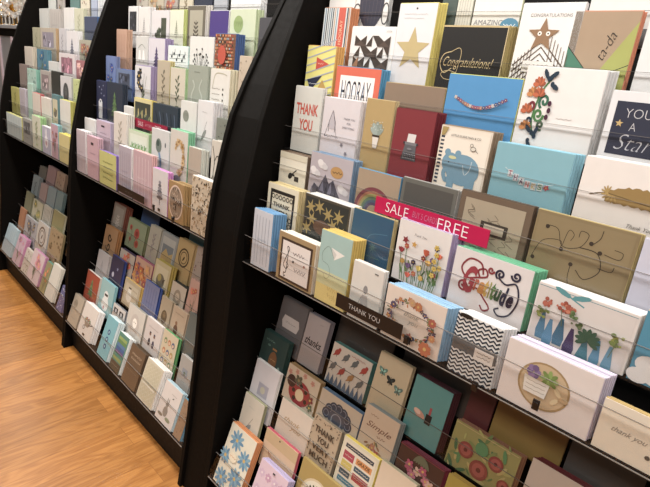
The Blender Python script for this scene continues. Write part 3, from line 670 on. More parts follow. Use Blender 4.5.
def p_ladybug(A, *_):
    for u, v in ((.3, .1), (.55, .08), (.8, .14), (.1, .2)): A.flower(u, v, .06, 'c8857c', 'a89050')
    A.sub('ladybird'); A.ell(.5, .62, .34, 'a02430', .27, n=22); A.ell(.2, .42, .14, '3c2424'); A.flower(.4, .3, .12, '5a5a48', '8a7a50'); A.ell(.52, .66, .13, 'dcc49c', .13)
    for u, v in ((.32, .62), (.68, .48), (.72, .74), (.38, .82), (.52, .4)): A.ell(u, v, .05, '2c2020')
    A.flower(.85, .6, .09, '8a3a3c'); A.flower(.88, .8, .08, '5f6a4c')
def p_fan(A, *_):
    for i in range(7):
        a = PI * .05 + i * PI * .15; u = .5 + .27 * math.cos(a); v = .62 - .34 * math.sin(a); A.ell(u, v, .1, '3a4254', n=14); A.ring(u, v, .06, .015, '7a8090', 12)
    A.ell(.5, .62, .2, '4a5264', n=18); A.ring(.5, .62, .12, .02, '8a90a0', 16)
def p_simple(A, *_):
    A.scribble(.18, .14, .42, '8a6a58', .014, .012); A.text('Simple', .5, .34, .74, '7a4f40', shear=.4, height=.15); A.scribble(.5, .47, .74, '7a4f40', .03, .014)
    for i in range(8): A.leaf(.2 + i * .08, .72 + .06 * math.sin(i), .13, .5 + i * .35, ['9a6a48', 'b08a50', '6a7050'][i % 3], .4)
    A.flower(.46, .72, .09, 'c07860'); A.flower(.6, .78, .08, 'b85a50')
def p_skull(A, *_):
    for i in range(7): A.flower(.3 + .1 * i % .6, .45 + .12 * math.sin(i * 1.7), .09, ['b84a70', 'c87088', 'd8b0a0'][i % 3]); A.leaf(.35 + .06 * i, .25, .2, 1 + .2 * i, '6a7058', .3)
    A.rect(.0, .0, 1, .02, '8a1f42')
def p_yellowflower(A, *_): A.flower(.4, .3, .16, 'd8c030', '6a4a20', 7); A.flower(.75, .4, .12, 'e0d060', '6a4a20', 7)
def p_smallpic(A, *_):
    A.rect(.3, .36, .72, .6, 'a4a4b4'); A.ell(.5, .48, .1, 'bcb8a4'); A.scribble(.3, .72, .8, '8f9a9c', .02, .01); A.ell(.5, .82, .14, 'a8b4ac', .03)
def p_goldscript(A, *_): A.text('thank', .46, .42, .5, 'b08a5c', shear=.4, height=.12); A.text('you', .6, .6, .34, 'b08a5c', shear=.4, height=.12)
def p_verymuch(A, *_):
    k = '4a3c30'; r = random.Random(3)
    for i in range(60):
        u, v = r.choice([(r.uniform(.02, .98), r.uniform(.01, .09)), (r.uniform(.02, .98), r.uniform(.91, .99)), (r.uniform(.02, .1), r.uniform(0, 1)), (r.uniform(.9, .98), r.uniform(0, 1))]); A.ell(u, v, .018, k, n=5)
    for t, v, w in (('THANK', .24, .66), ('YOU', .42, .4), ('VERY', .6, .6), ('MUCH', .78, .62)): A.text(t, .5, v, w * 1.1, k, height=.13, weight=.03)
def p_banners(A, *_):
    A.rect(.05, .05, .95, 1, 'ddd2bc')
    for (u0, v0, u1, v1, c, t) in ((.1, .1, .9, .18, '3c4450', ''), (.1, .24, .4, .4, 'b03a50', ''), (.46, .24, .9, .36, 'd88a3c', 'GRAZIE'), (.1, .43, .4, .58, 'c8b040', ''), (.46, .4, .9, .5, '3c5868', ''), (.46, .54, .9, .68, 'b03a40', ''), (.1, .61, .4, .72, '3c5868', ''), (.1, .76, .9, .86, '3a7a90', '')):
        A.rect(u0, v0, u1, v1, c)
        if t: A.text(t, (u0 + u1) / 2, (v0 + v1) / 2, (u1 - u0) * .8, '3c2c20', weight=.02, height=.07)
        else: A.scribble(u0 + .04, (v0 + v1) / 2, u1 - .04, 'd8ccb8', .012, .01)
def p_smile(A, *_): A.rect(0, .0, 1, .3, 'c9ab80'); A.curve([(.2, .52), (.35, .74), (.55, .8), (.82, .66)], .014, 'a05a58'); A.curve([(.2, .52), (.4, .66), (.6, .72), (.82, .66)], .01, 'a05a58'); A.ell(.45, .08, .02, '2a2420')
def p_goldring(A, *_):
    A.ell(.5, .7, .38, 'd8c498', .38, n=26); A.ell(.5, .7, .34, 'e4dcc4', .34, n=26)
    for i in range(22): a = i * .286; A.leaf(.5 + .27 * math.cos(a), .7 + .27 * math.sin(a) / A.a, .12, a + 1, ['4a4a28', '8a7a38', '2c2c20'][i % 3], .4)
def p_daisies(A, *_):
    for u, v, q in ((.36, .2, .27), (.8, .38, .25), (.14, .52, .22), (.7, .72, .27), (.25, .86, .25), (.86, .98, .2)):
        for k in range(10): A.leaf(u, v, q, k * .628, '78a8c0' if k % 2 else '5a90b4', .34)
        A.ell(u, v, .045, 'd0ac54')
    A.sub('round_label'); A.ell(.42, .46, .16, 'e8dcc0', .12); A.scribble(.3, .46, .54, 'd08a50', .014, .012)
def p_pinkflowers(A, *_):
    r = random.Random(5)
    for i in range(12): A.flower(.15 + (i % 4) * .24, .2 + (i // 4) * .28, .1, 'c898b4' if i % 2 else 'd0b0c8', 'e8d8d8', 6)
    A.rect(.5, .05, .58, .08, '333333')
def p_none(A, *_): pass

CAMERA_R = [[0.690866, 0.292141, -0.661331], [0.71664, -0.15581, 0.679817], [0.095561, -0.943598, -0.317004]]
CARDS = """
A|up|7|-1.223|0.106|0.172|0|e4e2de|d8d8d8|txt:888888|white card with dark mark above the striped card
A|up|7|-1.114|0.121|0.165|1|e2e0dc|c8c8c8|jug|white card with dark blue double-handled jug
A|up|7|-0.819|0.043|0.145|0|4a5a54|4a5a54|none|dark green card beside the gold star card
A|up|7|-0.774|0.041|0.143|0|d9d6c6|c8c8b8|lines:8a8a80|cream card with thin lines by dark green card
A|up|7|-0.727|0.119|0.139|0|e6e4dc|c8cf9a|amazing|white card lettered AMAZING with a blue bubble
A|up|7|-0.461|0.134|0.127|1|dcdbd8|c8c8c8|letters|white card with large grey block letters
A|up|6|-1.2|0.105|0.187|4|dfe6e6|d98850|stripes|blue and black striped card with orange banner
A|up|6|-1.079|0.158|0.138|1|e8e6e3|dcdcdc|geo|white card with brown geometric triangle quilt pattern
A|up|6|-0.92|0.116|0.195|3|dddde0|e2d25e|star|pale grey card with large gold star
A|up|6|-0.776|0.17|0.144|3|1d1c1b|b9a45c|congrats|black card with gold Congratulations! script
A|up|6|-0.584|0.13|0.19|1|e6e4e1|d6d6d6|star2|white card with two-eyed brown star over chevrons
A|up|6|-0.469|0.121|0.174|1|a88e70|e58a60|tada|kraft envelope-patterned card with ta-da and green corners
A|up|6|-0.333|0.096|0.174|1|dcdcdc|d0d0d0|none|plain pale card at right beside ta-da card
A|up|5|-1.213|0.116|0.192|4|e3dc6a|e8a83c|pennant|yellow striped card with red and black pennant flags
A|up|5|-1.084|0.164|0.142|3|e0603e|4a9ecb|hooray|red-orange bordered card with tall HOORAY lettering
A|up|5|-0.899|0.183|0.113|1|8d7660|bda56c|none|plain brown card between HOORAY and garland cards
A|up|5|-0.711|0.181|0.148|1|3d93cf|d7d85a|garland|bright blue card with multicoloured garland and lime edge
A|up|5|-0.526|0.159|0.176|3|e6e2df|dedede|quill|white card with colourful quilled scrollwork
A|up|5|-0.349|0.123|0.143|1|dedfe2|d4d4d4|slate|white card with navy slate reading You're A Star
A|up|4|-1.21|0.117|0.188|1|cfd0c8|d8d8d2|thankyou|pale grey card with red THANK YOU block letters
A|up|4|-1.082|0.138|0.169|2|d6cfd4|efe9ea|kind|pale lilac card with thin grey line drawing
A|up|4|-0.924|0.093|0.181|1|b49758|d0bb84|cactus|kraft card with potted cactus
A|up|4|-0.823|0.119|0.168|3|85222c|7a1c28|typewriter|dark red card with grey typewriter
A|up|4|-0.684|0.131|0.146|2|ddd0bd|9b8468|elephant|beige card with blue elephant and small bird
A|up|4|-0.538|0.163|0.13|3|79b4c4|8fd0e6|thanks|light blue card with colourful THANKS bunting
A|up|4|-0.353|0.169|0.133|3|e6dfda|f2efec|feather|white card with large gold feather
A|up|3|-1.211|0.12|0.108|4|e4dfcb|7d6650|guitar|small cream card with black mark, brown envelopes
A|up|3|-1.075|0.163|0.13|2|b3aab2|7897b5|mountain|grey card with dark mountains, clouds and sun
A|up|3|-0.89|0.14|0.119|1|a58f74|4b9fd0|rainbow|tan card with muted rainbow
A|up|3|-0.744|0.154|0.125|1|66665f|b0b0ac|greypanel|dark grey card behind the sale sign
A|up|3|-0.58|0.166|0.131|1|6e5a46|5d4a38|map|brown framed card with old map and plate label
A|up|3|-0.405|0.187|0.131|1|8b774f|c5b06a|swirl|gold-brown card with dark curling scrolls
A|up|3|-0.211|0.109|0.127|1|c6c8dc|d4d4e4|none|pale lavender card right of the gold scroll card
A|up|2|-1.205|0.138|0.128|3|ddd6bb|d8c58a|laser|cream card with black ornate cut-out pattern
A|up|2|-1.037|0.174|0.133|2|4b4538|e4e4e0|holly|dark card with gold star leaves and white envelope
A|up|2|-0.851|0.131|0.137|1|275a78|cdbb78|bluefoil|deep blue card with gold rim
A|up|2|-0.702|0.144|0.149|2|e0dbd8|b6a0cf|tulips|white card with colourful tulips and lavender envelope
A|up|2|-0.542|0.176|0.13|2|dcd6d6|5fb98d|gratitude|white card with coiled Gratitude lettering and green envelope
A|up|2|-0.352|0.179|0.116|3|dfd8d4|f0f0f0|vases|white card with blue vases, leaves and coral flowers
A|up|2|-0.166|0.102|0.13|1|3f8fae|c9b88a|bluewhite|blue card with white cloud shape at right edge
A|up|1|-1.204|0.088|0.178|3|c6ccd8|67a6d8|lines:8a94a8|narrow pale blue card with sky blue envelopes
A|up|1|-1.08|0.153|0.143|2|a58a5c|efe8da|music|gold framed card with treble clef and handwritten notes
A|up|1|-0.911|0.111|0.195|4|b9c9a8|e3c14a|plane|blue to yellow card with white paper plane
A|up|1|-0.787|0.098|0.15|1|d9d6cf|e8e4dc|dress|white card with small grey dress drawing
A|up|1|-0.673|0.164|0.13|3|e0cfc0|8fc0e4|wreath|cream card with orange and purple floral wreath
A|up|1|-0.482|0.103|0.137|2|e6e8e8|e8e8e8|chevron|navy and white chevron card with grey band
A|up|1|-0.364|0.177|0.129|3|ddd3cf|d9cfe6|succulent|white card with gold disc of succulents
A|up|1|-0.177|0.141|0.098|1|e3d6c0|c5a55a|thankplain|cream card with faint thank you script, dots
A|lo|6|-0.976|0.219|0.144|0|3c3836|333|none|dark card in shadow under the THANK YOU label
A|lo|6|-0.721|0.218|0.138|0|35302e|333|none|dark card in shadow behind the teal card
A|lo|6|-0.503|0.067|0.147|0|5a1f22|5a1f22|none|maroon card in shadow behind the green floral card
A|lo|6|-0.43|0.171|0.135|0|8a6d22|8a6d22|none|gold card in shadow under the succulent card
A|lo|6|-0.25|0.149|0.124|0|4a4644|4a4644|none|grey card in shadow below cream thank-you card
A|lo|5|-1.216|0.128|0.181|2|6d6a6e|7a777a|plaque|grey card with white plaque label
A|lo|5|-1.082|0.097|0.174|2|aca3a6|8e8a98|thankscript|lilac-grey card with dark thanks script
A|lo|5|-0.95|0.158|0.13|2|ccc3b8|3d7f7a|birds|white card with rows of red and grey birds
A|lo|5|-0.777|0.113|0.179|1|c9b896|c0ae88|butterflies|cream card with three teal butterflies
A|lo|5|-0.647|0.115|0.172|3|4f9798|4f1c2c|polish|teal card with pink shell and dark bottle
A|lo|5|-0.503|0.173|0.119|2|96904c|9c6848|floralgreen|olive green card with red round flowers
A|lo|5|-0.306|0.125|0.134|3|c9b8aa|6f1a22|heartcard|pale card with tiny heart on dark red envelopes
A|lo|4|-1.236|0.127|0.171|2|2f4b4a|2d5553|lantern|dark green card with brown lantern shape
A|lo|4|-1.084|0.148|0.116|3|cdbca4|ad8a50|ladybug|cream card with red ladybird
A|lo|4|-0.925|0.166|0.11|3|c6b7a2|5b7fa3|fan|cream card with navy fan of loops
A|lo|4|-0.753|0.118|0.151|3|cfb9a0|98a3a4|simple|peach card with brown script and leaf wreath
A|lo|4|-0.617|0.138|0.112|4|4d3028|8a1f42|skull|dark brown card with pink flowers and magenta envelopes
A|lo|4|-0.468|0.1|0.114|2|b5a028|c9a520|yellowflower|mustard card at bottom beside the olive floral card
A|lo|3|-1.217|0.124|0.188|4|cfccd2|e8e8e6|smallpic|white card with faint grey picture, white envelopes
A|lo|3|-1.057|0.146|0.126|3|d3c3b2|a6a38c|goldscript|cream card with gold two-line script
A|lo|3|-0.91|0.113|0.152|2|b7a184|8f836e|verymuch|tan card reading thank you very much
A|lo|3|-0.784|0.131|0.153|4|d8cfb0|e8cf2c|banners|yellow edged card with blocks of coloured label banners
A|lo|3|-0.646|0.116|0.16|2|d9c2a6|a9a283|none|plain peach card right of the yellow banner card
A|lo|2|-1.211|0.104|0.185|3|cfc8b8|a7a77c|leaf|white card with single grey feather
A|lo|2|-1.072|0.155|0.13|2|d9b795|d45468|smile|peach card with curved line and pink-red envelopes
A|lo|2|-0.894|0.165|0.135|2|b09548|b09548|goldring|gold card with round leafy wreath
A|lo|1|-1.213|0.137|0.216|3|dfd9c4|e5924e|daisies|cream card with light blue daisies and orange envelope
A|lo|1|-1.034|0.131|0.19|3|d9bccb|c6b8df|pinkflowers|pink flower patterned card with lavender envelopes
B|up|7|-2.596|0.113|0.152|0|b9b0a0|c|flower:8a6a6a:1|small beige floral card by left panel
B|up|7|-2.473|0.143|0.148|0|b8ab92|c|flower:9a7a5a:2|tan floral card
B|up|7|-2.321|0.115|0.143|0|a9a095|c|flower:a05a4a:3|greyish card with red flower
B|up|7|-2.189|0.106|0.139|0|c9bfa6|c|plant:8a7a5a:4|beige leafy card
B|up|7|-2.067|0.135|0.135|0|2c3348|c|none|navy card
B|up|7|-1.918|0.09|0.13|0|a9adb5|c|none|plain blue-grey card
B|up|7|-1.801|0.186|0.125|2|e2e2e2|e8e8e8|none|plain white card by the divider
B|up|6|-2.572|0.098|0.18|0|dcdcdc|c|photo:3a3a40:5|narrow card with black and white floral picture
B|up|6|-2.464|0.108|0.176|1|dad8d4|e2e2e2|tree:7d7a80:1|white card with tiny grey tree
B|up|6|-2.333|0.155|0.16|0|d6d2d4|c|city|pale card with dark green tower picture
B|up|6|-2.17|0.111|0.162|1|d8dcc4|c3d070|tree:5f6b48:2|pale green card with slim tree and lime edge
B|up|6|-2.025|0.13|0.176|1|6b6454|d8d4cc|framed:a9a48f:5c5548|dark framed card with grey trefoil
B|up|6|-1.86|0.124|0.157|0|4a3585|e0e0e0|none|deep purple card
B|up|6|-1.723|0.154|0.159|2|c6d2b0|bfd0a0|circle:8fa860|pale green card with green disc
B|up|6|-1.546|0.066|0.133|0|4a4a50|c|none|dark card half hidden by the divider
B|up|5|-2.585|0.106|0.19|2|c79e84|cfa587|lines:b07a60|narrow peach card
B|up|5|-2.378|0.113|0.165|0|cfd0cc|c|bell|pale grey card with white bell shapes
B|up|5|-2.255|0.142|0.16|3|d6d2da|a796c4|spruce:4f4468|white card with dark purple lupin and lavender envelope
B|up|5|-2.083|0.159|0.136|1|dfe8e8|bfe0dc|notes|white card with small black birds on lines
B|up|5|-1.911|0.169|0.175|1|dcdcd8|d0d0cc|bush:6a6a68|white card with grey branching tree
B|up|5|-1.734|0.127|0.189|4|8a5a3c|4c6da8|mosaic|red and brown mosaic tree card with blue envelopes
B|up|4|-2.597|0.107|0.183|1|6f86bd|8090c0|flower:34488c:6|blue card with dark blue blossoms
B|up|4|-2.479|0.162|0.133|1|6c81a8|5b74ad|photo:4b5266:7|denim blue card with dark picture band
B|up|4|-2.285|0.144|0.16|2|d9d9dc|a897c2|flower:2f2f35:8|white card with black inked flower and lilac edge
B|up|4|-2.081|0.102|0.19|2|b9ad94|cfc07c|plant:6b6450:9|beige card with thin brown sprigs
B|up|4|-1.97|0.112|0.171|1|cfc8b4|a8cf94|plant:4b5b40:10|cream card with dark bud and green edge
B|up|4|-1.835|0.137|0.188|0|9aa394|c|swans|sage grey card with pale twin birds
B|up|4|-1.679|0.12|0.185|4|dcdad2|ded6b4|rows|white card with rows of writing and branch
B|up|4|-1.509|0.067|0.235|0|c5b49c|c|dots:7a6a5a|beige card at the divider
B|up|3|-2.603|0.114|0.185|1|2e3454|3a4570|tag|dark navy card with white hanging tag
B|up|3|-2.481|0.166|0.188|0|2b3648|c|spruce:4f7040|dark navy card with green fir tree
B|up|3|-2.299|0.09|0.101|1|d6d4d0|e0e0dc|none|small plain white card by the navy fir card
B|up|3|-2.198|0.159|0.147|2|d8cc8c|dbc94a|yframe|yellow bordered card with dark leaf picture
B|up|3|-2.028|0.201|0.143|2|2a3a48|33424e|streaks|dark teal card with blue-grey streaks
B|up|3|-1.804|0.111|0.176|1|dbdcd8|d6d6d2|circle:8f9488|white card with grey tree disc
B|up|3|-1.683|0.1|0.19|3|dddddf|e2e2e4|leaf|tall white card with faint pattern
B|up|3|-1.559|0.079|0.143|0|7f857a|c|dots:5a6058|grey-green marbled card by the divider
B|up|2|-2.626|0.126|0.124|2|dcdad8|efefef|none|small white card with pale top near left panel
B|up|2|-2.481|0.15|0.134|3|c9b2c4|c4b8d4|mono|lilac card with tiny dark square
B|up|2|-2.29|0.127|0.192|3|ddd6cc|ece8e0|plant:b0a898:11|tall ivory card with faint sprig
B|up|2|-2.14|0.178|0.139|2|cfdcc0|9cc48c|greenword|pale green framed card with green leafy lettering
B|up|2|-1.934|0.139|0.173|0|cfd2d2|c|peacock|white card with blue peacock
B|up|2|-1.784|0.123|0.191|3|d2cdc4|7fd0a0|goldflower|white card with ochre flower wreath and mint envelope
B|up|2|-1.651|0.083|0.147|2|b5a696|d5d8cc|none|plain taupe card with pale envelopes
B|up|2|-1.504|0.07|0.193|1|cfc9bc|e0dcd0|branches|cream card with black branches
B|up|1|-2.622|0.108|0.2|3|c2b4bd|f0ecee|lines:a898a4|narrow lilac-grey card nearest the left panel
B|up|1|-2.491|0.126|0.192|2|c9a3b0|d8b0c0|mono|pink card with small dark heading
B|up|1|-2.348|0.176|0.148|2|c5c46a|8d6fc4|ytext|lime yellow card with script and purple envelope
B|up|1|-2.143|0.117|0.203|2|b4a9b8|f0eef0|lines:8a8090|lilac-grey card above the black shelf label
B|up|1|-2.005|0.156|0.207|2|c8a6b0|e8b8b4|lines:e8d8dc|dusty pink card with pale vertical lines
B|up|1|-1.838|0.117|0.168|2|d3cfd2|e08fd8|layertree|white card with layered grey tree and pink envelope
B|up|1|-1.712|0.108|0.146|4|a4814c|b08c4e|ovalframe|gold card with pink oval of black branches
B|up|1|-1.55|0.128|0.197|3|c9b79c|f4f2ee|terrazzo|cream card with black and gold speckles
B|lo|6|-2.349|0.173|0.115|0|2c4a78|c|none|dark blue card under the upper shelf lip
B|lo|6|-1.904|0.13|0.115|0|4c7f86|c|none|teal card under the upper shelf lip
B|lo|5|-2.593|0.136|0.175|3|8a7a70|8a4a38|framed:9a948c:c0b8b0|rust edged card with pale frame
B|lo|5|-2.407|0.192|0.143|1|87987a|7a8a60|reddots|sage green card with red round flowers
B|lo|5|-2.187|0.103|0.166|0|a9a99c|c|plant:8a7f88:12|pale grey card with potted sprig
B|lo|5|-2.07|0.14|0.167|0|8f9698|c|scene|blue-grey card with pale landscape picture
B|lo|5|-1.926|0.127|0.18|0|b49a62|c|ring:4a3a20|tan card with dark oval ring
B|lo|5|-1.778|0.066|0.185|0|a3968c|c|dots:5a3a3a|grey card with dark red dots
B|lo|4|-2.577|0.146|0.174|3|a8835a|c08848|numbers|orange-brown card with black curved marks
B|lo|4|-2.371|0.154|0.111|2|b9b2aa|55406a|flower:c05a4a:13|white card with dark purple envelope
B|lo|4|-2.206|0.165|0.123|2|c7a08c|c76f90|orangeflower|card of orange blooms with pink envelope
B|lo|4|-2.029|0.138|0.168|3|c2b88e|c4b040|bird|yellow edged card with round grey bird
B|lo|4|-1.86|0.114|0.124|2|c4bcae|3f4440|egg:9a9080|white card with grey arch and dark envelope
B|lo|4|-1.731|0.084|0.179|0|c99f92|c|flower:b85f50:14|pink card with coral blossom
B|lo|3|-2.563|0.13|0.159|1|aaa6a8|b8b4b4|tree:8a8488:3|pale grey card with faint tree
B|lo|3|-2.402|0.131|0.184|3|262c50|2f4a9a|spots|navy card with small white emblem
B|lo|3|-2.229|0.157|0.126|3|b0a385|d8b040|snowman|tan card with yellow envelopes
B|lo|3|-2.044|0.129|0.181|2|6f7aa4|2f55a8|lines:4a5a90|blue card with bright blue envelopes
B|lo|3|-1.884|0.089|0.164|0|a99a80|c|egg:5f5038|beige card with brown oval
B|lo|3|-1.782|0.109|0.16|0|b5a086|c|reader|tan card with brown seated figure drawing
B|lo|3|-1.66|0.076|0.179|0|5f6a68|c|none|grey-green card by the right panel
B|lo|2|-2.601|0.153|0.154|1|a9482a|dcd6cc|redtree|red-orange card with green tree
B|lo|2|-2.422|0.149|0.172|3|8fc0c4|7fc0cc|snow|aqua card with white snowman shape
B|lo|2|-2.256|0.128|0.103|2|cfcbc6|7f838a|bw|white card with black photo panels
B|lo|2|-2.107|0.156|0.161|2|d3cec4|a8a498|egg:c8c0b8|white card with pale egg-shaped figure
B|lo|2|-1.932|0.137|0.168|1|d3cac6|e8e4e0|pair|pale pink card with two dark small figures
B|lo|2|-1.784|0.116|0.173|3|cfc0a0|4fa45c|faces|cream card with rows of faces and green envelopes
B|lo|2|-1.625|0.092|0.133|2|a8a5a0|c0bdb8|smallscene|grey card with small landscape sketch
B|lo|1|-2.624|0.118|0.154|1|b3a590|a39582|circle:9a8c78|taupe card with faint circle
B|lo|1|-2.485|0.158|0.164|3|dcd2c8|f4f2f0|barrow|white card with small wheelbarrow drawing
B|lo|1|-2.231|0.107|0.195|3|6fb4c0|d8ecf0|bubbles|aqua card with three navy round marks
B|lo|1|-2.088|0.096|0.172|3|4f8a78|e8eeee|board|teal card with banded green and blue picture
B|lo|1|-1.962|0.129|0.17|3|6a5138|5a4630|boardbrown|brown card with dark lettering
B|lo|1|-1.811|0.132|0.174|4|cfc4ac|f4f2ee|lace|cream lace-patterned card
B|lo|1|-1.644|0.129|0.157|2|d6ccc6|b4d4e0|bunny|white card with small grey rabbit drawing
B|lo|1|-1.498|0.052|0.152|1|9a7a5c|4fa0c4|dots:5a4030|narrow brown patterned card nearest the divider
C|up|7|-3.858|0.129|0.182|0|c8cac4|c|none|pale grey card leftmost
C|up|7|-3.693|0.121|0.177|0|b5aca4|c|flower:8a7a70:15|beige card
C|up|7|-3.473|0.141|0.17|0|5f8580|c|none|teal card
C|up|7|-3.31|0.124|0.165|0|d9cfb8|c|dots:6a4a3a|cream card
C|up|7|-3.157|0.083|0.161|0|a9b4cc|c|none|pale blue card
C|up|7|-3.061|0.117|0.158|0|d8dcdf|c|lines:5a5f66|white card with grid lines
C|up|6|-3.874|0.168|0.182|0|c2c3be|c|none|plain silver-grey card
C|up|6|-3.685|0.19|0.176|1|bab4ae|c8c2bc|lines:a09a98|grey-beige card with faint vertical lines
C|up|6|-3.434|0.147|0.182|1|dad8d4|eee|none|plain bright white card
C|up|6|-3.268|0.13|0.177|0|c9c9ac|c|plant:a8a888:16|pale olive card
C|up|6|-3.123|0.175|0.135|1|45506c|4a78b4|none|slate blue card with bright blue edge
C|up|5|-3.851|0.13|0.181|0|a8a486|c|plant:8a8868:17|narrow olive card
C|up|5|-3.698|0.275|0.18|3|b5aa98|c9a878|photo:8f8794:18|beige card with mauve lower panel
C|up|5|-3.369|0.099|0.182|0|c4c2c6|c|plant:8a8890:19|pale grey card with sprig
C|up|5|-3.251|0.168|0.17|2|d9d6d8|ececec|spruce:6a6a78|white card with dark grey tree
C|up|5|-3.059|0.161|0.129|0|a9a692|c|flower:8a5a50:20|olive grey card with red flowers
C|up|4|-3.869|0.155|0.179|1|cdc3b4|d8cdb8|lines:a89a90|narrow cream card
C|up|4|-3.623|0.186|0.173|1|4f8398|5a98ac|flower:2f5f80:21|teal blue card with darker blossoms
C|up|4|-3.418|0.151|0.114|0|cfd0cc|c|none|small white card by the teal blue card
C|up|4|-3.238|0.235|0.168|1|d9d0d2|e0d8dc|photo:9a6a7a:22|white card with dusty pink square picture
C|up|4|-2.98|0.114|0.142|0|a86a70|c|flower:d0a0a0:23|dark pink card beside the panel
C|up|3|-3.839|0.121|0.187|0|8a7a74|c|none|narrow mauve-brown card
C|up|3|-3.68|0.173|0.17|1|a6c8bc|88c8b4|dots:7a9a90|mint card
C|up|3|-3.43|0.167|0.177|0|aaa49e|c|photo:8a7a7c:24|grey-beige card with mauve picture
C|up|3|-3.239|0.132|0.185|0|2f322e|c|none|small black card
C|up|3|-3.096|0.159|0.17|1|cfcdd0|bfc0b8|egg:4a4a4a|white card with black and white portrait ovals
C|up|3|-2.907|0.078|0.166|0|c3cf88|c|dots:5a6a3a|narrow yellow-green card by the panel
C|up|2|-3.856|0.152|0.16|0|a9a650|c|plant:8a8a3a:25|olive yellow card nearest left panel
C|up|2|-3.679|0.11|0.168|0|b9b2bc|c|lines:9a929e|narrow lilac card
C|up|2|-3.511|0.082|0.21|0|a9cfc0|c|none|tall narrow mint card
C|up|2|-3.424|0.139|0.167|2|d8ccc0|d86a6a|none|pale pink card with red edge
C|up|2|-3.269|0.157|0.157|1|dcd6cc|e8e0d8|none|plain ivory card
C|up|2|-3.089|0.099|0.188|0|5f8a90|c|bird|narrow teal card
C|up|2|-2.964|0.147|0.175|3|dcdcd4|d8d45a|none|white card with yellow envelopes
C|up|1|-3.832|0.314|0.134|1|b9c8c8|d4d27a|lines:9ab0b4|pale blue card nearest left panel
C|up|1|-3.489|0.158|0.143|0|9a9a94|c|photo:5f6060:26|grey card with dark photograph
C|up|1|-3.307|0.144|0.182|3|cfd2bc|a6d890|plant:8a9a6a:27|cream card with bright green envelopes
C|up|1|-3.138|0.134|0.146|2|b4b4cc|f2f0ee|bunnyc|lilac card with white rabbit shape
C|up|1|-2.986|0.1|0.177|2|c4a0b0|8fc4cc|flower:8a4a5a:28|pink card with dark bloom and aqua envelope
C|up|1|-2.87|0.15|0.145|4|cfc27c|e6d83c|none|yellow card beside the panel
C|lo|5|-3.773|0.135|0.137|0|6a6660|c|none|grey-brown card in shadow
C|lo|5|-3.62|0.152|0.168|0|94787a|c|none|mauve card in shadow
C|lo|5|-3.449|0.143|0.164|0|9c8470|c|dots:6a4a3a|tan card by the panel
C|lo|4|-3.773|0.124|0.189|0|7f9098|c|plant:4a5a60:29|blue-grey card with white border
C|lo|4|-3.609|0.124|0.169|0|a08c8c|c|none|pinkish grey card
C|lo|4|-3.469|0.141|0.18|2|7f949c|8098a4|none|slate blue card with pile of envelopes
C|lo|4|-3.312|0.111|0.184|0|6f8a90|c|none|teal grey card by the panel
C|lo|3|-3.797|0.129|0.185|0|77785c|c|none|olive green card
C|lo|3|-3.633|0.182|0.173|1|a9a68c|8f8c78|flower:7a7a4a:30|cream floral card
C|lo|3|-3.431|0.127|0.184|0|a9a79c|c|lines:4a4a40|pale card with dark vertical mark
C|lo|3|-3.261|0.182|0.196|1|8a8658|c0bc9c|none|olive card by the panel
C|lo|2|-3.797|0.102|0.19|0|a87450|c|none|narrow orange card
C|lo|2|-3.663|0.23|0.17|1|9c9ca0|aaa|flower:5a5a60:31|silver card with dark sprig
C|lo|2|-3.422|0.191|0.198|1|b9b4ac|aaa|ring:6a5a50|white card with brown ring drawing
C|lo|2|-3.205|0.21|0.219|1|9a8460|8a7a50|dots:5a4a30|tan card with dark dots by the panel
C|lo|1|-3.888|0.197|0.19|2|a3bcc8|b4ccd4|lines:8aa4b0|pale blue card nearest left panel
C|lo|1|-3.64|0.149|0.184|3|c4a8b8|d48cb4|flower:a06a8a:32|pink card with magenta envelopes
C|lo|1|-3.444|0.115|0.149|0|c4bcb0|c|dots:6a5a50|small white card with brown drawing
C|lo|1|-3.325|0.195|0.183|2|cfb8bc|c88ab0|flower:b0707a:33|pale pink floral card
C|lo|1|-3.088|0.087|0.179|2|8f8a5c|5f9a88|flower:c06a40:34|green and orange card
C|lo|1|-2.992|0.119|0.2|0|d0ccc0|c|none|plain white card with cream lower half
C|lo|1|-2.797|0.077|0.134|1|5a5f90|7a74a0|dots:c0c0d8|blue-violet card in the corner by the panel
"""


# ------------------------------------------------------------------ rack geometry
def rows(bay, sec):
    if sec == 'lo': return [(.81, .165, 20), (.89, .29, 13), (.935, .40, 13), (.98, .51, 13), (1.035, .62, 13), (1.09, .72, 13)]
    Y = [.915, .965, 1.01, 1.048, 1.087, 1.128, 1.17] if bay == 'A' else [.905, .95, 1.003, 1.05, 1.10, 1.155, 1.21]
    z0, sp = (.965, .112) if bay == 'A' else (.975, .116)
    return [(Y[i], z0 + sp * i - (.014 if i == 0 else 0), 2.0) for i in range(7)]

PROF = [(.787, 0), (.82, .27), (.848, .545), (.862, .75), (.874, .9), (.886, 1.03), (.905, 1.15), (.932, 1.27), (.957, 1.38), (.988, 1.48), (1.04, 1.62), (1.095, 1.76), (1.165, 1.9), (1.25, 2.02), (1.36, 2.1), (1.5, 2.12), (1.5, 0)]

def panel(x0, x1, parent, inset=0, flare=0):
    mb = MB(); pr = [(y + inset if z > 0 and y < 1.45 else (y + inset if y < 1.45 else y), z) for y, z in PROF]
    pr = [(y + max(0, min(z, 1.9) - 1.35) * flare if y < 1.45 else y, z) for y, z in pr]
    mb.prism(pr, x0, x1, BLACK)
    return mb.build('side_panel', parent, bevel=.002)

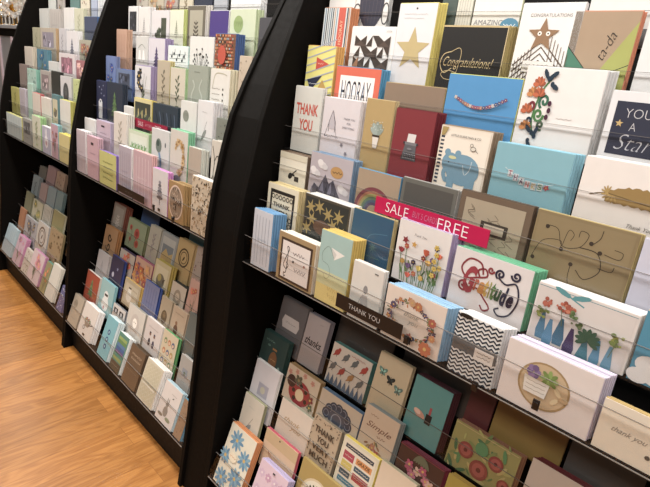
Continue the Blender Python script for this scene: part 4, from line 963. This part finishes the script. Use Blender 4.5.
BAYS = {'C': (-3.905, -2.672), 'B': (-2.632, -1.418), 'A': (-1.238, .0)}
WORD = {'A': 'right', 'B': 'middle', 'C': 'left'}
racks = {}
for bay, (x0, x1) in BAYS.items():
    rt = bpy.data.objects.new('card_rack', None); C.objects.link(rt); racks[bay] = rt
    tag(rt, {'A': 'nearest black stepped greeting card rack with clear lips, holding large cards at right',
             'B': 'middle black stepped greeting card rack between the two curved side panels',
             'C': 'farthest black stepped greeting card rack at the left edge'}[bay], 'card rack', 'row of black card racks')
    if bay == 'A': panel(x0 - .022, x0, rt); panel(x1, x1 + .02, rt)
    elif bay == 'B': panel(x0 - .019, x0, rt); panel(x1, x1 + .02, rt, 0, .14); panel(x1 + .022, x0 + 1.37, rt, .012, .12)
    else: panel(x0 - .03, x0, rt); panel(x1, x1 + .019, rt)
    mb = MB(); mb.box((x0 + .0005, 1.40, .005), (x1 - .0005, 1.42, 2.11), BLACK2); mb.build('back_panel', rt)
    mb = MB(); mb.box((x0 + .0005, .835, .0), (x1 - .0005, .85, .159), BLACK2); mb.build('kick_board', rt)
    for sec in ('lo', 'up'):
        R_ = rows(bay, sec)
        for i, (y, z, ln) in enumerate(R_):
            # ledge with riser behind it up to the next ledge
            ny, nz = (R_[i + 1][0], R_[i + 1][1]) if i + 1 < len(R_) else (y + .06, z + .2)
            mb = MB(); f = y - .0035
            mb.prism([(f, z - .005), (1.4, z - .005), (1.4, z), (f, z)] if i == 0 else [(f, z - .004), (ny + .004, z - .004), (ny + .004, z), (f, z)], x0 + .0005, x1 - .0005, BLACK2)
            mb.build('shelf_ledge', rt)
            # clear lip
            h = .068 if i else .078
            if i == 0: h = .084
            if sec == 'lo' and i == 5: continue
            tl = math.tan(rad(ln)); t = .0022; a = f - .0005; b = z - (.003 if i == 0 else .002)
            mb = MB(); mb.prism([(a - t, b), (a, b), (a + tl * h, z + h), (a - t + tl * h, z + h)], x0 + .001, x1 - .001, ACR)
            lip = mb.build('clear_lip', rt)
            mb = MB(); yy = a - t / 2 + tl * h
            mb.box((x0 + .001, yy - .0011, z + h), (x1 - .001, yy + .0011, z + h + .0006), EDGE); mb.build('lip_edge', lip)
            if i == 0:
                mb = MB(); mb.box((x0 + .001, a - t - .0006, b - .0014), (x1 - .001, a + .0006, b), EDGE); mb.build('lip_edge', lip)
    # bridge closing the upper shelves' underside
    mb = MB(); mb.box((x0 + .0005, 1.15, .93), (x1 - .0005, 1.40, .945), BLACK2); mb.build('under_shelf', rt)

# ------------------------------------------------------------------ the cards
ORD = ['bottom', 'second-lowest', 'third-lowest', 'fourth-lowest', 'fifth-lowest', 'sixth-lowest', 'top']
stuff = MB()
def slab(mb, w, h, t, mat, M=None, top=None):
    i0 = len(mb.v); mb.box((0, 0, 0), (w, t, h), mat, top)
    if M is not None:
        for i in range(i0, len(mb.v)): mb.v[i] = tuple(M @ Vector(mb.v[i]))

random.seed(7)
LN = [l.split('|') for l in CARDS.strip().split('\n')]
def gap_after(ci):
    a = LN[ci]; e = float(a[3]) + float(a[4])
    if ci + 1 < len(LN) and LN[ci + 1][:3] == a[:3]: return max(0., float(LN[ci + 1][3]) - e - .002)
    return .012
for ci, ln in enumerate(CARDS.strip().split('\n')):
    bay, sec, row, x, w, h, n, fc, ec, art, look = ln.split('|')
    row = int(row); x = float(x); w = float(w); h = float(h); n = int(n)
    if len(ec) < 3: ec = sh(fc, 1.08)
    if len(ec) == 3: ec = ''.join(c * 2 for c in ec)
    if len(fc) == 3: fc = ''.join(c * 2 for c in fc)
    y, z, lean = rows(bay, sec)[row - 1]
    x0, x1 = BAYS[bay]; x = max(x, x0 + .004); w = min(w, x1 - .004 - x)
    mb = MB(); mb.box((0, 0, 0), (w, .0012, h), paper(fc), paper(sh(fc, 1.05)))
    A = Art(mb, w, h); a = art.split(':'); globals()['p_' + a[0]](A, *a[1:])
    o = mb.build('greeting_card', fix=False)
    for nm, m_ in A.subs:
        if m_.v: m_.build(nm, o, fix=False)
    o.location = (x, y, z + .0008); tilt = random.uniform(-.4, .4)
    o.rotation_euler = (-rad(lean), 0, 0)
    where = f"{ORD[row - 1]} row of {WORD[bay]} rack's {'upper' if sec == 'up' else 'lower'} half"
    look = look.replace(' in topmost row', '').replace(' near the divider', ''); tag(o, look + ', ' + where, 'card', f"greeting cards on the {WORD[bay]} rack's {'upper' if sec == 'up' else 'lower'} half")
    pitch0 = .0056 if sec == 'up' else .0040
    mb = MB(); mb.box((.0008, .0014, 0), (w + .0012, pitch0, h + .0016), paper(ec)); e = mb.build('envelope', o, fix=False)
    pitch = .0064 if sec == 'up' else (.0052 if row > 1 else .0045)
    if bay != 'A' and row < 7 and not (sec == 'lo' and row > 5): n = max(n, 2)
    if n == 0: continue
    R_ = rows(bay, sec); dY = R_[row][0] - y if row < len(R_) else .04
    room = dY - .0085 - (R_[row][1] - z) * math.tan(rad(lean)) * (1 if sec == 'lo' else .5) if row < len(R_) else .03
    cap = max(1, int((room - .006) / pitch)); n = min(cap, n + 2 if (bay == 'A' and n >= 2 and sec == 'up') else n)
    step = min(.0034 if bay == 'A' else .012, gap_after(ci) / max(1, n))
    me = None
    for k in range(1, n + 1):
        dx = step * k; off = pitch * k; dz = random.uniform(-.0012, .0016)
        # cards of the pile lean on each other, so they are spaced along the face normal
        oy = y + off / math.cos(rad(lean)); oz = z + .002
        if bay == 'A' and sec == 'up' and k <= 2:
            if me is None:
                m2 = MB(); m2.box((0, 0, 0), (w, .0016, h - .002), paper(sh(ec, .9)), paper(ec)); me = m2.build('greeting_card', fix=False)
                m3 = MB(); m3.box((.0008, .0018, 0), (w + .0010, .0056, h - .0008), paper(ec)); ee = m3.build('envelope', me, fix=False); b = me
            else:
                b = me.copy(); C.objects.link(b); e2 = ee.copy(); C.objects.link(e2); e2.parent = b
            b.location = (x + dx, oy, oz + dz); b.rotation_euler = o.rotation_euler
            tag(b, 'spare card piled behind the ' + look, 'card', 'spare cards behind the ' + look)
        else:
            M = Matrix.Translation((x + dx, oy, oz + dz)) @ Matrix.Rotation(-rad(lean), 4, 'X')
            th = pitch - .0034
            slab(stuff, w, h - .001, .0014, paper(sh(ec, .9)), M, paper(ec))
            slab(stuff, w + .001, h, th, paper(ec), M @ Matrix.Translation((.0006, .0018, 0)))
so = stuff.build('greeting_cards', fix=False)
tag(so, 'spare cards and envelopes piled behind the front cards of the farther and lower tiers', 'cards', 'spare cards in the farther piles', 'stuff')

# ------------------------------------------------------------------ signs on the lips
def sign(name, x, y, z, w, h, mat, lean, yaw, label, cat, texts, roll=0):
    o = None; mb = MB(); mb.box((0, 0, 0), (w, .0022, h), mat); 
    A = Art(mb, w, h)
    for (t, u, v, wd, ht, col, wt) in texts: A.text(t, u, v, wd, col, height=ht, weight=wt)
    o = mb.build(name, fix=False); o.location = (x, y, z); o.rotation_euler = (-rad(lean), rad(roll), rad(yaw)); tag(o, label, cat); return o
rA = rows('A', 'up'); rB = rows('B', 'up')
sign('shelf_label', -.812, .8955, .971, .212, .037, BLK_PLASTIC, 2, 0, 'black shelf label reading THANK YOU on the bottom lip of the right rack', 'sign', [('THANK YOU', .45, .5, .48, .34, 'd0cac6', -.015)])
sign('shelf_label', -2.118, .888, .977, .245, .029, BLK_PLASTIC, 2, 0, 'black shelf label with faint pale marking on the middle rack lip', 'sign', [('- - -', .45, .5, .25, .06, '8a8684', 0)])
sign('sale_sign', -.797, .984, 1.217, .315, .040, RED, 2, 0, 'magenta sale sign reading SALE and FREE among the right rack cards', 'sign', [('SALE', .22, .48, .22, .6, 'f4eaee', -.012), ('BUY 5 CARDS', .48, .42, .22, .36, 'd8608c', 0), ('FREE', .72, .5, .25, .64, 'f4eaee', -.012)])
sign('sale_sign', -2.150, .985, 1.240, .280, .036, RED2, 2, 0, 'red sale sign among the middle rack cards', 'sign', [('SALE', .2, .5, .16, .5, 'f0c8d0', 0), ('BUY 5 CARDS', .45, .5, .2, .3, 'e08aa0', 0), ('FREE', .74, .5, .18, .5, 'f0c8d0', 0)])

def clip(x, y, z, label, lean=2):
    mb = MB(); mb.box((-.0065, -.004, -.016), (.0065, 0, .006), BLK_PLASTIC); mb.box((-.0045, -.006, -.004), (.0045, -.004, .002), BLK_PLASTIC)
    o = mb.build('shelf_clip', bevel=.0008); o.location = (x, y, z); tag(o, label, 'clip', 'small black clips on the lip edges')
clip(-.583, .8965, .985, 'small black clip on the lip between floral wreath and chevron cards')
clip(-.402, .8965, .962, 'small black clip on the lip under the chevron card')
clip(-.278, .8965, .990, 'small black clip on the lip at the succulent card')
clip(-1.783, .8865, .992, 'small black clip on the middle rack lip by the grey tree card')
clip(-1.637, .8865, .984, 'small black clip on the middle rack lip by the gold oval card')

# ------------------------------------------------------------------ room
mb = MB(); mb.face([(-9, -4, 0), (4, -4, 0), (4, 4, 0), (-9, 4, 0)], wood_floor()); fl = mb.build('floor'); tag(fl, kind='structure')
WALL = solid('painted_wall', '8f8a84', .8, .3)
mb = MB(); mb.box((-9, 2.3, 0), (4, 2.4, 2.9), WALL); tag(mb.build('wall_back'), kind='structure')
mb = MB(); mb.box((-9.1, -4, 0), (-9, 4, 2.9), WALL); tag(mb.build('wall_left'), kind='structure')
mb = MB(); mb.box((-9, -4, 2.9), (4, 4, 3.0), solid('ceiling_paint', 'c8c4be', .9, .2)); tag(mb.build('ceiling'), kind='structure')

# neighbouring display at the far left
def far_display():
    rt = bpy.data.objects.new('display_cabinet', None); C.objects.link(rt); rt.location = (-6.0, 0, 0)
    tag(rt, 'grey display cabinet with dark top, beyond the racks at far left', 'cabinet')
    g = solid('grey_cabinet', '8f9296', .5); p = solid('pale_trim', 'c8b8c0', .5)
    mb = MB(); mb.box((-.9, 1.44, .06), (.9, 2.0, 1.62), g); mb.build('body', rt, bevel=.003)
    mb = MB(); mb.box((-.95, 1.41, 1.625), (.95, 2.02, 1.655), g); mb.build('top', rt, bevel=.003)
    mb = MB(); mb.box((-.9, 1.43, 1.56), (.9, 1.44, 1.62), BLACK); mb.build('dark_rail', rt)
    mb = MB()
    for k in range(-2, 3): mb.box((k * .42 - .05, 1.425, .08), (k * .42 - .01, 1.44, 1.56), p)
    mb.build('trim_strip', rt)
    mb = MB(); mb.box((-.9, 1.47, 0), (.9, 1.98, .06), BLACK2); mb.build('plinth', rt)
    return rt
far_display()
glass = solid('crystal', 'f2f0ea', .12, 1.0, metal=.5); gold = solid('gold_metal', 'c89a4a', .2, .6, metal=.9)
random.seed(21)
for i in range(26):
    x = -6.85 + (i % 13) * .135; y = 1.47 + (i // 13) * .17; hh = random.uniform(.18, .42)
    mb = MB(); q = random.uniform(.03, .05)
    mb.lathe([(0, 0), (q, 0), (q, .006), (.006, .014), (.006, hh * .3)], 0, 0, gold if i % 3 == 0 else glass, 12)
    zz = hh * .3
    while zz < hh:
        rr = random.uniform(.018, .034); mb.lathe([(0.002, zz), (rr * .7, zz + rr * .3), (rr, zz + rr), (rr * .7, zz + rr * 1.7), (0.002, zz + rr * 2)], 0, 0, gold if random.random() < .2 else glass, 10); zz += rr * 1.9
    o = mb.build('beaded_ornament'); o.location = (x, y, 1.655)
    tag(o, 'glass and gold beaded ornament standing on the far grey cabinet', 'ornament', 'beaded ornaments on the far cabinet')

# ------------------------------------------------------------------ light
def area(name, loc, size, power, col, rot=(0, 0, 0), sizey=None):
    l = bpy.data.lights.new(name, 'AREA'); l.energy = power; l.color = col; l.size = size
    if sizey: l.shape = 'RECTANGLE'; l.size_y = sizey
    o = bpy.data.objects.new(name, l); C.objects.link(o); o.location = loc; o.rotation_euler = rot; return o
area('ceiling_light_strip', (-1.7, .56, 2.84), 6.2, 195, (1, .97, .93), (rad(-3), 0, 0), .3)
for x in (-4.6, -3.2, -1.8, -.5, .9):
    area('ceiling_fill', (x, -1.3, 2.86), .6, 38, (1, .93, .84))  # unseen fill lights added out front to brighten the card faces
area('display_lamp', (-6.0, 1.3, 2.6), .3, 30, (1, .95, .88), (rad(-12), 0, 0))
w = bpy.data.worlds.new('world'); bpy.context.scene.world = w; w.use_nodes = True
w.node_tree.nodes['Background'].inputs[0].default_value = (1, .93, .86, 1); w.node_tree.nodes['Background'].inputs[1].default_value = .22

# ------------------------------------------------------------------ camera
cam = bpy.data.cameras.new('camera'); co = bpy.data.objects.new('camera', cam); C.objects.link(co)
cam.sensor_width = 36; cam.lens = 515 / 650 * 36; cam.clip_start = .02
M = Matrix([[CAMERA_R[i][0], -CAMERA_R[i][1], -CAMERA_R[i][2]] for i in range(3)]).to_4x4(); M.translation = (0, 0, 1.54); co.matrix_world = M
bpy.context.scene.camera = co
s = bpy.context.scene
s.view_settings.view_transform = 'Standard'; s.view_settings.look = 'None'; s.view_settings.gamma = 1; s.view_settings.exposure = -0.44
s.view_settings.use_curve_mapping = False
s.cycles.transparent_max_bounces = 24
